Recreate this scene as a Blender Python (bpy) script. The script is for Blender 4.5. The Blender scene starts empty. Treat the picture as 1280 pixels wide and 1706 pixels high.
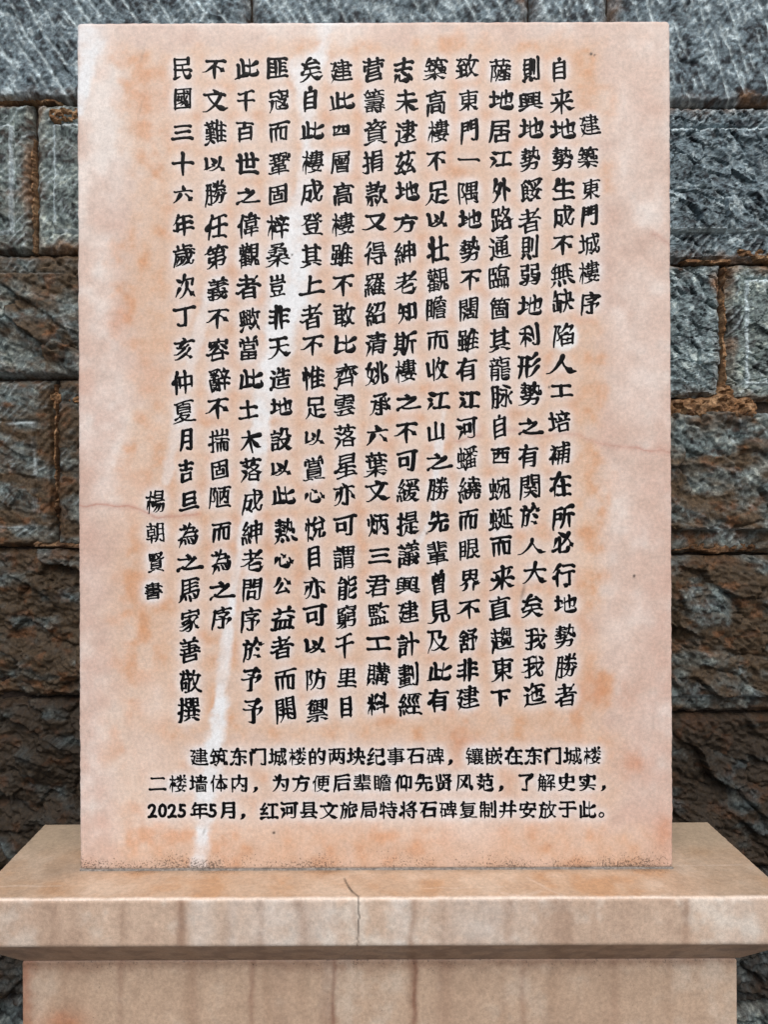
import bpy, math
import numpy as np
from mathutils import Matrix

# ------------------------------------------------------------------ scale
S = 0.00085            # metres per photograph pixel, measured on the face of the tablet
F = 1250.0             # focal length in photograph pixels
D = F * S              # camera to tablet face
CX, EYE_PY = 592.0, 840.0
CAP_TOP = 0.75         # height of the top of the pedestal above the ground
EYE = CAP_TOP + (1448.5 - EYE_PY) * S
ROLL = math.radians(0.2)
C = bpy.context.scene.collection

# ------------------------------------------------------------------ camera, sky, sun, exposure
sc = bpy.context.scene
cam_d = bpy.data.cameras.new('camera')
cam = bpy.data.objects.new('camera', cam_d); C.objects.link(cam)
cam_d.sensor_fit = 'VERTICAL'; cam_d.sensor_height = 36.0; cam_d.sensor_width = 27.0
cam_d.lens = 36.0 * F / 1706.0
cam_d.shift_x = (640 - CX) / 1706.0
cam_d.shift_y = -(853 - EYE_PY) / 1706.0
cam_d.clip_start = 0.05; cam_d.clip_end = 500
cam.matrix_world = (Matrix.Translation(((CX - 640) * S, -D, EYE)) @ Matrix.Rotation(math.pi / 2, 4, 'X')
                    @ Matrix.Rotation(-ROLL, 4, 'Z'))
sc.camera = cam

SUN_EL, SUN_AZ = math.radians(48), math.radians(-14)    # high, in front of the tablet, a little to the left
world = bpy.data.worlds.new('World'); sc.world = world; world.use_nodes = True
wn = world.node_tree
sky = wn.nodes.new('ShaderNodeTexSky'); sky.sky_type = 'NISHITA'; sky.sun_disc = False
sky.sun_elevation = SUN_EL; sky.sun_rotation = math.pi + SUN_AZ
sky.air_density = 1.0; sky.dust_density = 4.0; sky.ozone_density = 1.0
bg = wn.nodes['Background']; bg.inputs['Strength'].default_value = 0.11
wn.links.new(sky.outputs[0], bg.inputs['Color'])
sun_d = bpy.data.lights.new('sun', 'SUN'); sun_d.energy = 1.3; sun_d.angle = math.radians(35); sun_d.color = (1.0, 0.965, 0.91)
sun = bpy.data.objects.new('sun', sun_d); C.objects.link(sun)
sun.rotation_euler = (math.pi / 2 - SUN_EL, 0, SUN_AZ); sun.location = (0, -4, 6)
sc.view_settings.view_transform = 'Standard'; sc.view_settings.look = 'None'
sc.view_settings.exposure = 0.38; sc.view_settings.gamma = 1.0; sc.view_settings.use_curve_mapping = False
try: sc.cycles.use_denoising = True
except Exception: pass

# ------------------------------------------------------------------ helpers
def lin(r, g, b):
    c = np.array([r, g, b], float) / 255.0
    return np.where(c <= .04045, c / 12.92, ((c + .055) / 1.055) ** 2.4)
def mix(a, b, t): return a + (b - a) * np.clip(t, 0, 1)[..., None]
def sstep(a, b, x):
    t = np.clip((x - a) / (b - a), 0, 1); return t * t * (3 - 2 * t)
def hsh(i, j, s):
    n = (i.astype(np.int64) * 374761393 + j.astype(np.int64) * 668265263 + int(s) * 974711) & 0x7fffffff
    n = ((n ^ (n >> 13)) * 1274126177) & 0x7fffffff
    n = ((n ^ (n >> 16)) * 69069 + 12345) & 0x7fffffff
    return ((n ^ (n >> 11)) & 0xffffff) / float(0xffffff)
def vnoise(x, y, s=0):
    i = np.floor(x); j = np.floor(y); u = x - i; v = y - j
    u = u * u * u * (u * (u * 6 - 15) + 10); v = v * v * v * (v * (v * 6 - 15) + 10)
    a = hsh(i, j, s); b = hsh(i + 1, j, s); c = hsh(i, j + 1, s); d = hsh(i + 1, j + 1, s)
    return (a + (b - a) * u + (c - a) * v + (a - b - c + d) * u * v) * 2 - 1
def fbm(x, y, s=0, o=4, g=.5):
    r = 0; a = 1; n = 0
    for k in range(o):
        r = r + a * vnoise(x * 2 ** k + 17.3 * k, y * 2 ** k - 9.1 * k, s + k); n += a; a *= g
    return r / n
def facets(x, y, s=0):
    """chipped stone: every cell is a small tilted plane; also the distance to the cell edge and a cell value"""
    i0 = np.floor(x); j0 = np.floor(y)
    d1 = np.full(x.shape, 9.); d2 = d1.copy(); h = np.zeros(x.shape); cid = h.copy()
    for a in (-1, 0, 1):
        for b in (-1, 0, 1):
            i = i0 + a; j = j0 + b
            px = i + hsh(i, j, s); py = j + hsh(i, j, s + 1)
            dx = x - px; dy = y - py; d = np.hypot(dx, dy)
            near = d < d1
            hh = (hsh(i, j, s + 2) - .5) + (hsh(i, j, s + 3) - .5) * 2.2 * dx + (hsh(i, j, s + 4) - .5) * 2.2 * dy
            d2 = np.where(near, d1, np.minimum(d2, d)); h = np.where(near, hh, h)
            cid = np.where(near, hsh(i, j, s + 5), cid); d1 = np.where(near, d, d1)
    return h, d2 - d1, cid
def seg_dist(x, y, pts, ws=None):
    """distance to a polyline, and the interpolated width at the nearest point"""
    best = np.full(x.shape, 1e9); wb = np.zeros(x.shape)
    for k in range(len(pts) - 1):
        ax, ay = pts[k]; bx, by = pts[k + 1]
        t = np.clip(((x - ax) * (bx - ax) + (y - ay) * (by - ay)) / ((bx - ax) ** 2 + (by - ay) ** 2 + 1e-9), 0, 1)
        d = np.hypot(x - ax - t * (bx - ax), y - ay - t * (by - ay))
        if ws is not None: wb = np.where(d < best, ws[k] + (ws[k + 1] - ws[k]) * t, wb)
        best = np.minimum(best, d)
    return best, wb
def make_mesh(name, V, quads, col=None, material=None, parent=None, smooth=True, ngons=(), tris=None):
    V = np.asarray(V, np.float32); quads = np.asarray(quads, np.int32).reshape(-1, 4)
    loops = [quads.ravel()]; tot = [np.full(len(quads), 4)]
    if tris is not None and len(tris):
        tris = np.asarray(tris, np.int32); loops.append(tris.ravel()); tot.append(np.full(len(tris), 3))
    for n in ngons: loops.append(np.asarray(n)); tot.append(np.array([len(n)]))
    loops = np.concatenate(loops).astype(np.int32); tot = np.concatenate(tot).astype(np.int32)
    me = bpy.data.meshes.new(name)
    me.vertices.add(len(V)); me.vertices.foreach_set('co', V.ravel())
    me.loops.add(len(loops)); me.loops.foreach_set('vertex_index', loops)
    me.polygons.add(len(tot))
    me.polygons.foreach_set('loop_start', np.r_[0, np.cumsum(tot)[:-1]].astype(np.int32))
    me.update(calc_edges=True); me.validate()
    me.polygons.foreach_set('use_smooth', np.full(len(me.polygons), smooth))
    if col is not None:
        at = me.attributes.new('tint', 'FLOAT_COLOR', 'POINT')
        at.data.foreach_set('color', np.asarray(col, np.float32).ravel())
    if material: me.materials.append(material)
    o = bpy.data.objects.new(name, me); C.objects.link(o)
    if parent: o.parent = parent
    return o
def tag(o, label=None, cat=None, group=None, kind=None):
    if label: o['label'] = label
    if cat: o['category'] = cat
    if group: o['group'] = group
    if kind: o['kind'] = kind
    return o
def grid_quads(nu, nv, off=0):
    i = np.arange(nu - 1); j = np.arange(nv - 1); I, J = np.meshgrid(i, j)
    a = (J * nu + I).ravel() + off
    return np.stack([a, a + 1, a + nu + 1, a + nu], 1)
def border_loop(nu, nv):
    return np.concatenate([np.arange(nu - 1), (nu - 1) + nu * np.arange(nv - 1),
                           nu * nv - 1 - np.arange(nu - 1), nu * (nv - 1) - nu * np.arange(nv - 1)])
def slab(x0, x1, y0, y1, nu, nv, profile, wob=0.0, seed=0):
    """a dressed block: a gridded face (u, v) and rings stepping (outset, depth) away from it. Local (u, v, depth)."""
    u = np.linspace(x0, x1, nu); v = np.linspace(y0, y1, nv)
    U_, V_ = np.meshgrid(u, v)
    P = np.stack([U_.ravel(), V_.ravel(), np.zeros(nu * nv)], 1)
    B = border_loop(nu, nv); L = P[B]
    cx, cy = (x0 + x1) / 2, (y0 + y1) / 2
    sx = np.where(np.isclose(L[:, 0], x0), -1, np.where(np.isclose(L[:, 0], x1), 1, 0))
    sy = np.where(np.isclose(L[:, 1], y0), -1, np.where(np.isclose(L[:, 1], y1), 1, 0))
    quads = [grid_quads(nu, nv)]; verts = [P]; prev = B; n = len(B); off = nu * nv
    tt = np.arange(n)
    for (o, dz) in profile:
        R = L.copy()
        wv = wob * (fbm(tt * .05, np.full(n, 1.5), seed, 3) + .6 * fbm(tt * .3, np.full(n, 3.), seed + 9, 2)) * np.exp(-abs(dz) / 30.)
        R[:, 0] = cx + (L[:, 0] - cx) * (1 + o / ((x1 - x0) / 2)) + sx * wv
        R[:, 1] = cy + (L[:, 1] - cy) * (1 + o / ((y1 - y0) / 2)) + sy * wv; R[:, 2] = dz
        verts.append(R); cur = off + tt
        quads.append(np.stack([prev, cur, np.roll(cur, -1), np.roll(prev, -1)], 1))
        prev = cur; off += n
    return np.vstack(verts), np.vstack(quads), [prev[::-1]]

# ------------------------------------------------------------------ materials
def nmat(name):
    m = bpy.data.materials.new(name); m.use_nodes = True
    return m, m.node_tree.nodes, m.node_tree.links, m.node_tree.nodes['Principled BSDF']
def N(nt, t, **kw):
    n = nt.new(t)
    for k, v in kw.items():
        if k in n.inputs.keys(): n.inputs[k].default_value = v
        else: setattr(n, k, v)
    return n
def noise(nt, lk, vec, scale, detail=3, rough=.55):
    n = nt.new('ShaderNodeTexNoise'); n.inputs['Scale'].default_value = scale
    n.inputs['Detail'].default_value = detail; n.inputs['Roughness'].default_value = rough
    lk.new(vec, n.inputs['Vector']); return n.outputs['Fac']
def ramp(nt, lk, fac, a, b, lo=0., hi=1.):
    n = nt.new('ShaderNodeMapRange'); n.inputs[1].default_value = a; n.inputs[2].default_value = b
    n.inputs[3].default_value = lo; n.inputs[4].default_value = hi; lk.new(fac, n.inputs[0]); return n.outputs[0]
def math_(nt, lk, op, a, b):
    n = nt.new('ShaderNodeMath'); n.operation = op
    for k, v in ((0, a), (1, b)):
        if isinstance(v, (int, float)): n.inputs[k].default_value = v
        else: lk.new(v, n.inputs[k])
    return n.outputs[0]
def mixc(nt, lk, mode, fac, a, b):
    n = nt.new('ShaderNodeMix'); n.data_type = 'RGBA'; n.blend_type = mode
    for idx, v in ((0, fac), (6, a), (7, b)):
        if isinstance(v, (int, float)): n.inputs[idx].default_value = v
        elif isinstance(v, tuple): n.inputs[idx].default_value = v
        else: lk.new(v, n.inputs[idx])
    return n.outputs[2]
def marble(name, rough, grain=.11, grit=1.0):
    m, nt, lk, b = nmat(name)
    at = nt.new('ShaderNodeAttribute'); at.attribute_name = 'tint'
    tc = nt.new('ShaderNodeTexCoord'); v = tc.outputs['Object']
    g1 = noise(nt, lk, v, 210, 3, .6); g2 = noise(nt, lk, v, 620, 2, .6); g3 = noise(nt, lk, v, 55, 3)
    col = at.outputs['Color']
    f = math_(nt, lk, 'ADD', math_(nt, lk, 'MULTIPLY', ramp(nt, lk, g1, .3, .7, -1, 1), grain),
              math_(nt, lk, 'MULTIPLY', ramp(nt, lk, g2, .3, .7, -1, 1), grain * .7))
    f = math_(nt, lk, 'ADD', f, math_(nt, lk, 'MULTIPLY', ramp(nt, lk, g3, .3, .7, -1, 1), grain * .5))
    sc_ = nt.new('ShaderNodeVectorMath'); sc_.operation = 'SCALE'
    lk.new(col, sc_.inputs[0]); lk.new(math_(nt, lk, 'ADD', f, 1.0), sc_.inputs['Scale'])
    # dark grit where the alpha of the tint says so
    d1 = noise(nt, lk, v, 340, 4, .75); d2 = noise(nt, lk, v, 40, 2, .5)
    th = math_(nt, lk, 'SUBTRACT', .755, math_(nt, lk, 'MULTIPLY', at.outputs['Alpha'], .26 * grit))
    n = math_(nt, lk, 'ADD', d1, math_(nt, lk, 'MULTIPLY', d2, .06))
    sp = ramp(nt, lk, math_(nt, lk, 'SUBTRACT', n, th), 0.0, .05)
    c = mixc(nt, lk, 'MIX', math_(nt, lk, 'MULTIPLY', sp, .75), sc_.outputs[0], (.045, .034, .027, 1))
    lk.new(c, b.inputs['Base Color'])
    lk.new(ramp(nt, lk, g3, .3, .7, rough - .07, rough + .1), b.inputs['Roughness'])
    b.inputs['Specular IOR Level'].default_value = .4
    bp = nt.new('ShaderNodeBump'); bp.inputs['Strength'].default_value = .25; bp.inputs['Distance'].default_value = .0006
    lk.new(g1, bp.inputs['Height']); lk.new(bp.outputs[0], b.inputs['Normal'])
    return m
M_TABLET = marble('polished_pink_marble', .34)
M_PED = marble('worn_pink_marble', .5, .14)
def stone(name, scale, bump, rough=.85):
    m, nt, lk, b = nmat(name)
    at = nt.new('ShaderNodeAttribute'); at.attribute_name = 'tint'
    tc = nt.new('ShaderNodeTexCoord'); v = tc.outputs['Object']
    g1 = noise(nt, lk, v, scale, 4, .65); g2 = noise(nt, lk, v, scale * .33, 3, .6)
    sc_ = nt.new('ShaderNodeVectorMath'); sc_.operation = 'SCALE'
    lk.new(at.outputs['Color'], sc_.inputs[0])
    f = math_(nt, lk, 'MULTIPLY', ramp(nt, lk, g1, .3, .7, .55, 1.5), ramp(nt, lk, g2, .3, .7, .7, 1.3))
    lk.new(f, sc_.inputs['Scale']); lk.new(sc_.outputs[0], b.inputs['Base Color'])
    b.inputs['Roughness'].default_value = rough; b.inputs['Specular IOR Level'].default_value = .35
    bp = nt.new('ShaderNodeBump'); bp.inputs['Strength'].default_value = .8; bp.inputs['Distance'].default_value = bump
    lk.new(g1, bp.inputs['Height']); lk.new(bp.outputs[0], b.inputs['Normal'])
    return m
M_STONE = stone('blue_grey_stone', 230, .002, .72)
M_MORTAR = stone('earth_mortar', 300, .004, .95)
m_, nt_, lk_, b_ = nmat('black_enamel'); M_INK = m_
b_.inputs['Base Color'].default_value = (.0022, .0026, .0036, 1); b_.inputs['Roughness'].default_value = .5
b_.inputs['Specular IOR Level'].default_value = .12
M_SEAL = stone('grey_sealant', 300, .001, .8)
M_GROUND = stone('grey_paving', 60, .003, .9)

# ------------------------------------------------------------------ photograph pixel -> place
def unroll(px, py):
    px = np.asarray(px, float); py = np.asarray(py, float)
    return px - ROLL * (py - 853), py + ROLL * (px - 640)
def wx(px, d=1.0): return (CX - 640) * S + (px - CX) * S * d
def wz(py, d=1.0): return EYE + (EYE_PY - py) * S * d

# ------------------------------------------------------------------ ground
g = np.array([[-60, -60, 0], [60, -60, 0], [60, 60, 0], [-60, 60, 0]], float)
gr = make_mesh('ground', g, [[0, 1, 2, 3]], np.tile([.10, .095, .085, 1.], (4, 1)), M_GROUND, smooth=False)
tag(gr, 'grey paved ground in front of the stone wall', 'ground', kind='structure')

# ------------------------------------------------------------------ the stone wall behind
DW = 1.30
YW = (DW - 1) * D                     # plane of the dressed faces
wall = bpy.data.objects.new('stone_wall', None); wall['kind'] = 'thing'; C.objects.link(wall); wall.location = (0, YW, 0)
tag(wall, 'rough blue grey stone block wall with brown mortar behind the tablet', 'wall')
PALE, MID, DARK = lin(184, 200, 206), lin(104, 121, 130), lin(30, 36, 43)
BROWN, RUST, EARTH = lin(108, 90, 68), lin(106, 74, 48), lin(150, 112, 78)
def block(x0, x1, y0, y1, kind='rough', inset=None, amp=1.0, brown=0.0, tone=1.0, green=0.0, step=2.0, seed=0, label=None, ang=62, pale=1.0):
    nu = max(6, int((x1 - x0) / step)); nv = max(6, int((y1 - y0) / step))
    X, Y = np.meshgrid(np.linspace(x0, x1, nu), np.linspace(y1, y0, nv))
    de = np.minimum(np.minimum(X - x0, x1 - X), np.minimum(Y - y0, y1 - Y))
    w1 = 10 * fbm(X / 60, Y / 60, seed + 1, 3); w2 = 10 * fbm(X / 60, Y / 60, seed + 2, 3)
    xs, ys = X + w1, Y + w2
    # chips lie along the grain of the stone
    ca, sa = math.cos(math.radians(30)), math.sin(math.radians(30))
    xr, yr = xs * ca + ys * sa, -xs * sa + ys * ca
    big_k = 1.7 if amp > .8 else 1.0
    f1, e1, c1 = facets(xr / (44 * big_k), yr / (24 * big_k), seed + 3); f2, e2, c2 = facets(xr / 15, yr / 8, seed + 11)
    f3, e3, c3 = facets(xr / 6, yr / 4, seed + 21)
    fine = fbm(X / 9, Y / 9, seed + 5, 3)
    big = fbm(X / 70, Y / 55, seed + 6, 3)
    rough = amp * (.0095 * big_k * f1 + .0042 * f2 + .0014 * f3 + .0016 * fine + .010 * big)
    a = math.radians(ang)
    # tooling marks
    cc = (X * math.sin(a) - Y * math.cos(a)) ; al = X * math.cos(a) + Y * math.sin(a)
    bend = 7 * fbm(X / 90, Y / 90, seed + 31, 2)
    sp = 24.0
    ph = (cc + bend) / sp; k = np.floor(ph); fr = (ph - k - .5) * sp + 5 * (hsh(k, k * 0, seed + 33) - .5)
    on = sstep(-.25, .25, vnoise(al / 55 + 40 * hsh(k, k * 0, seed + 34), k * 7.7, seed + 35) + .25 * fine)
    scar = np.exp(-(fr / 2.1) ** 2) * on
    ph2 = (cc + bend) / 11 + .3; k2 = np.floor(ph2); fr2 = (ph2 - k2 - .5) * 11
    on2 = sstep(.1, .5, vnoise(al / 26 + 30 * hsh(k2, k2 * 0, seed + 36), k2 * 5.3, seed + 37))
    scar2 = np.exp(-(fr2 / 1.8) ** 2) * on2
    # fine hatching of the drafted margins
    hx = (X * .75 + Y * .66) + 5 * fbm(X / 25, Y / 25, seed + 41, 2)
    hatch = np.sin(hx / 1.9) * sstep(-.4, .3, vnoise(X / 18, Y / 18, seed + 42))
    flat = .0012 * hatch + .0020 * fine + .0016 * f2 + .0012 * f3
    if kind == 'chisel':
        h = flat * 1.0 + .0035 * f1 + .004 * big - .0045 * scar - .002 * scar2
        pale_t = (.80 * scar + .55 * scar2) * (.75 + .9 * fine)
    elif kind == 'dressed':
        h = flat * 1.5 + .004 * f1 + .004 * big; pale_t = .25 * sstep(.3, 1, hatch)
    else:
        h = rough + .0015; pale_t = .35 * scar * (fine > 0) + .15 * scar2
    edge_l = 0
    if inset is not None:
        ix0, ix1, iy0, iy1, rel = inset
        wob_ = 1.5 * fbm(X / 20, Y / 20, seed + 51, 2)
        di = np.minimum(np.minimum(X - ix0, ix1 - X), np.minimum(Y - iy0, iy1 - Y)) + wob_
        t = sstep(-1.5, 1.5, di)
        h = flat * 1.2 + t * (rel + rough - flat)
        h = h - .004 * np.exp(-((di + 3) / 2.0) ** 2)
        pale_t = pale_t * t + (1 - t) * .3 * sstep(.2, 1, hatch)
        edge_l = .95 * np.exp(-(di / 2.2) ** 2)
    # rounded, broken arris
    wav = 4 * fbm(X / 14, Y / 14, seed + 61, 3) + 3
    h = h - .007 * np.exp(-np.maximum(de - wav * .4, 0) / 2.2) - .006 * sstep(5, 0, de - wav)
    # colours of the stone itself, before the tone factor
    tv = .60 + .85 * fbm(X / 34 + .4 * f1, Y / 26, seed + 71, 5, .6) + .42 * (c2 - .5) + .3 * (c3 - .5) + .55 * fbm(X / 5, Y / 5, seed + 72, 2)
    col = mix(np.broadcast_to(DARK, X.shape + (3,)), MID, sstep(0., .75, tv))
    col = mix(col, PALE, .75 * sstep(.80, 1.35, tv) * pale)
    crev = sstep(.10, .0, e1 + .12 * fbm(X / 8, Y / 8, seed + 75, 2)) * (fbm(X / 50, Y / 50, seed + 76, 2) > .05)
    h = h - .006 * crev * (kind == 'rough')
    col = mix(col, col * np.array([1.08, 1.02, .86]), np.full(X.shape, green))
    col = mix(col, PALE * 1.2, np.clip((1.15 * pale_t + edge_l) * pale, 0, .95))
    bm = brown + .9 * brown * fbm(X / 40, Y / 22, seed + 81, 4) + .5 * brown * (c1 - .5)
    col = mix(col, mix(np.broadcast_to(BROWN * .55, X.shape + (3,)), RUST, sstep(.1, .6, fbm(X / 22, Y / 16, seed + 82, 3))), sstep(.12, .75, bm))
    # earth washed out of the joints
    je = sstep(22, 0, de + 14 * fbm(X / 26, Y / 26, seed + 83, 3)) * (.25 + .75 * sstep(-.1, .5, fbm(X / 60, Y / 60, seed + 84, 2)))
    col = mix(col, EARTH * (.75 if brown < .4 else .38), .75 * je)
    col = col * tone  # lower courses: besides their brown stain, tone paints in the light falling off downwards
    B = border_loop(nu, nv)
    jx = 2.2 * fbm(X / 12, Y / 12, seed + 91, 3); jy = 2.2 * fbm(X / 12, Y / 12, seed + 92, 3)
    Px, Py = X + jx * (de < 6), Y + jy * (de < 6)
    V = np.stack([wx(Px, DW).ravel(), -h.ravel(), wz(Py, DW).ravel()], 1)
    R = V[B].copy(); R[:, 1] = .06
    n = len(B); cur = nu * nv + np.arange(n)
    q = np.vstack([grid_quads(nu, nv), np.stack([B, cur, np.roll(cur, -1), np.roll(B, -1)], 1)])
    cl = np.concatenate([col.reshape(-1, 3), np.ones((nu * nv, 1))], 1)
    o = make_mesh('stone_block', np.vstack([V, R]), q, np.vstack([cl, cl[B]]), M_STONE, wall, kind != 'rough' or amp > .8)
    if label: o['label'] = label
    return o
XL, XR = -360, 1600
CH = 'block face scored with pale diagonal chisel marks'
block(XL, 240, -420, -126, 'chisel', step=6, seed=100); block(244, 860, -420, -126, 'chisel', step=6, seed=110); block(864, XR, -420, -126, 'chisel', step=6, seed=120)
block(XL, 418, -121, 163, 'chisel', seed=130, ang=57, step=2.2, label=CH)
block(422, 884, -121, 165, 'chisel', seed=140, ang=62, step=3, label=CH)
block(888, 1018, -121, 167, 'chisel', seed=150, ang=66, step=3, label=CH)
block(1022, XR, -121, 173, 'chisel', seed=160, ang=70, step=2.2, label=CH)
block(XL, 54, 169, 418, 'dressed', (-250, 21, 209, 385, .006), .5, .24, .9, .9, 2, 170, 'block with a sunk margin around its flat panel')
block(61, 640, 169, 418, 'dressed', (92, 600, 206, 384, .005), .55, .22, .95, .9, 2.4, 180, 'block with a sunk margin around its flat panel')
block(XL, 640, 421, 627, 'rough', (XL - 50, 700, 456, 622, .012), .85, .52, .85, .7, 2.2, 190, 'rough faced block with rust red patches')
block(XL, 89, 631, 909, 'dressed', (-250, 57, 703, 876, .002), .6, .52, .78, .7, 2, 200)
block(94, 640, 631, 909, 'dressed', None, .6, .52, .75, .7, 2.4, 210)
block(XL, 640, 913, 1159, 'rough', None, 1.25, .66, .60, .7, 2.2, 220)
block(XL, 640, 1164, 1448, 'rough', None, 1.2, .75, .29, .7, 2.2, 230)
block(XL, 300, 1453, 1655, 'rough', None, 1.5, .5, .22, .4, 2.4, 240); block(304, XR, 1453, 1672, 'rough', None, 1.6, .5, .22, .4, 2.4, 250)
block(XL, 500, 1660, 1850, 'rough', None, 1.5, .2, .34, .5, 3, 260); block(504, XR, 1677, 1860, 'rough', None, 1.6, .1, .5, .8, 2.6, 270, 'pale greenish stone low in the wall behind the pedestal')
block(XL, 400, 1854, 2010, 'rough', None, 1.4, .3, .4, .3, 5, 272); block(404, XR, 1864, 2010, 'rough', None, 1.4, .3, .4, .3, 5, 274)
block(645, XR, 178, 437, 'rough', (600, XR + 50, 217, 388, .006), .75, .08, .95, .1, 2.2, 280, 'bluish block with a rough panel between flat margins')
block(645, 1203, 442, 664, 'rough', None, .75, .05, 1.15, .45, 2.2, 290, 'pale grey green block of pecked stone')
block(1215, XR, 442, 670, 'rough', (1247, 1540, 470, 641, .002), .6, .16, .95, .9, 2.2, 300)
block(645, XR, 690, 923, 'rough', (600, XR + 50, 650, 884, .010), 1.0, .48, .92, .7, 2.2, 310)
block(645, XR, 928, 1189, 'rough', (600, XR + 50, 890, 1160, .010), 1.1, .6, .66, .7, 2.2, 320)
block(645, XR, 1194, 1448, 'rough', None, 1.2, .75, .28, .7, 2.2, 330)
for (xa, xb) in ((-1500, -364), (1604, 2700)):          # the wall runs on past the picture on both sides
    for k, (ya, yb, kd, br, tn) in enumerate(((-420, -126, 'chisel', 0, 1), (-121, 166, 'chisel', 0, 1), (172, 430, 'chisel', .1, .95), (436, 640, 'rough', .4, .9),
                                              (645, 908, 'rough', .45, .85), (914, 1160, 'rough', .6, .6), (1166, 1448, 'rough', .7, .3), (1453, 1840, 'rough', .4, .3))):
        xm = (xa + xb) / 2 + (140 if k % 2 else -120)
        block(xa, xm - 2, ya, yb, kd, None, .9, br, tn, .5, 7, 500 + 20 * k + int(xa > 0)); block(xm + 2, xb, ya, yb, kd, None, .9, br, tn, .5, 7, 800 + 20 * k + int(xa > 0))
# mortar bed, swelling out of a few joints
st = 2.6
nu, nv = int((XR - XL) / st), int((2010 + 420) / st)
X, Y = np.meshgrid(np.linspace(XL, XR, nu), np.linspace(2010, -420, nv))
dep = .022 + .004 * fbm(X / 14, Y / 14, 401, 3)
sw = np.zeros(X.shape)
for pts, w, hgt in (([(1090, 694), (1150, 684), (1205, 672), (1250, 686)], 20, 1.0), ([(1209, 450), (1208, 560), (1210, 640), (1214, 690)], 4.5, .9),
                    ([(1212, 655), (1222, 690)], 18, .9), ([(95, 190), (160, 188)], 13, .95), ([(-20, 166), (130, 167)], 3, .9), ([(57, 230), (56, 330), (57, 418)], 4, .85),
                    ([(91, 640), (92, 860)], 3.5, .85), ([(85, 658), (160, 668)], 8, .8), ([(1240, 425), (1300, 432)], 10, .9), ([(1100, 437), (1220, 437)], 4, .85),
                    ([(60, 905), (140, 908)], 6, .85), ([(1100, 912), (1300, 916)], 8, .75)):
    d, _ = seg_dist(X, Y, pts)
    d = d + 7 * fbm(X / 24, Y / 24, 411, 3) * (w > 6) + 5 * np.maximum(0, fbm(X / 40, Y / 40, 412, 3) + .05) * (w <= 6)
    sw = np.maximum(sw, hgt * sstep(w * 1.15, w * .55, d))
rg, _, _ = facets(X / 16, Y / 12, 421)
hm = -dep + sw * (.0285 + .004 * rg + .006 * fbm(X / 9, Y / 7, 431, 4, .65) - .006 * (sstep(.55, .75, fbm(X / 13, Y / 8, 432, 3) + .45)))
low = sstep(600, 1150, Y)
tv = fbm(X / 20, Y / 16, 441, 4)
mc = mix(np.broadcast_to(lin(132, 100, 70), X.shape + (3,)), lin(156, 128, 98), sstep(-.1, .5, tv))
mc = mix(mc, lin(86, 58, 38), sstep(.05, .5, -fbm(X / 9, Y / 7, 442, 4)) * .8)
mc = mix(mc, lin(188, 156, 122), sstep(.2, .6, fbm(X / 7, Y / 6, 443, 3)) * .7)
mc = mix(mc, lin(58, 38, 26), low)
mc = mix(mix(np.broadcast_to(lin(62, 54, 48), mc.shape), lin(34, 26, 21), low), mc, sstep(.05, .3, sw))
V = np.stack([wx(X, DW).ravel(), -hm.ravel(), wz(Y, DW).ravel()], 1)
make_mesh('mortar_joint', V, grid_quads(nu, nv), np.concatenate([mc.reshape(-1, 3), np.ones((nu * nv, 1))], 1), M_MORTAR, wall, False)

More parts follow.
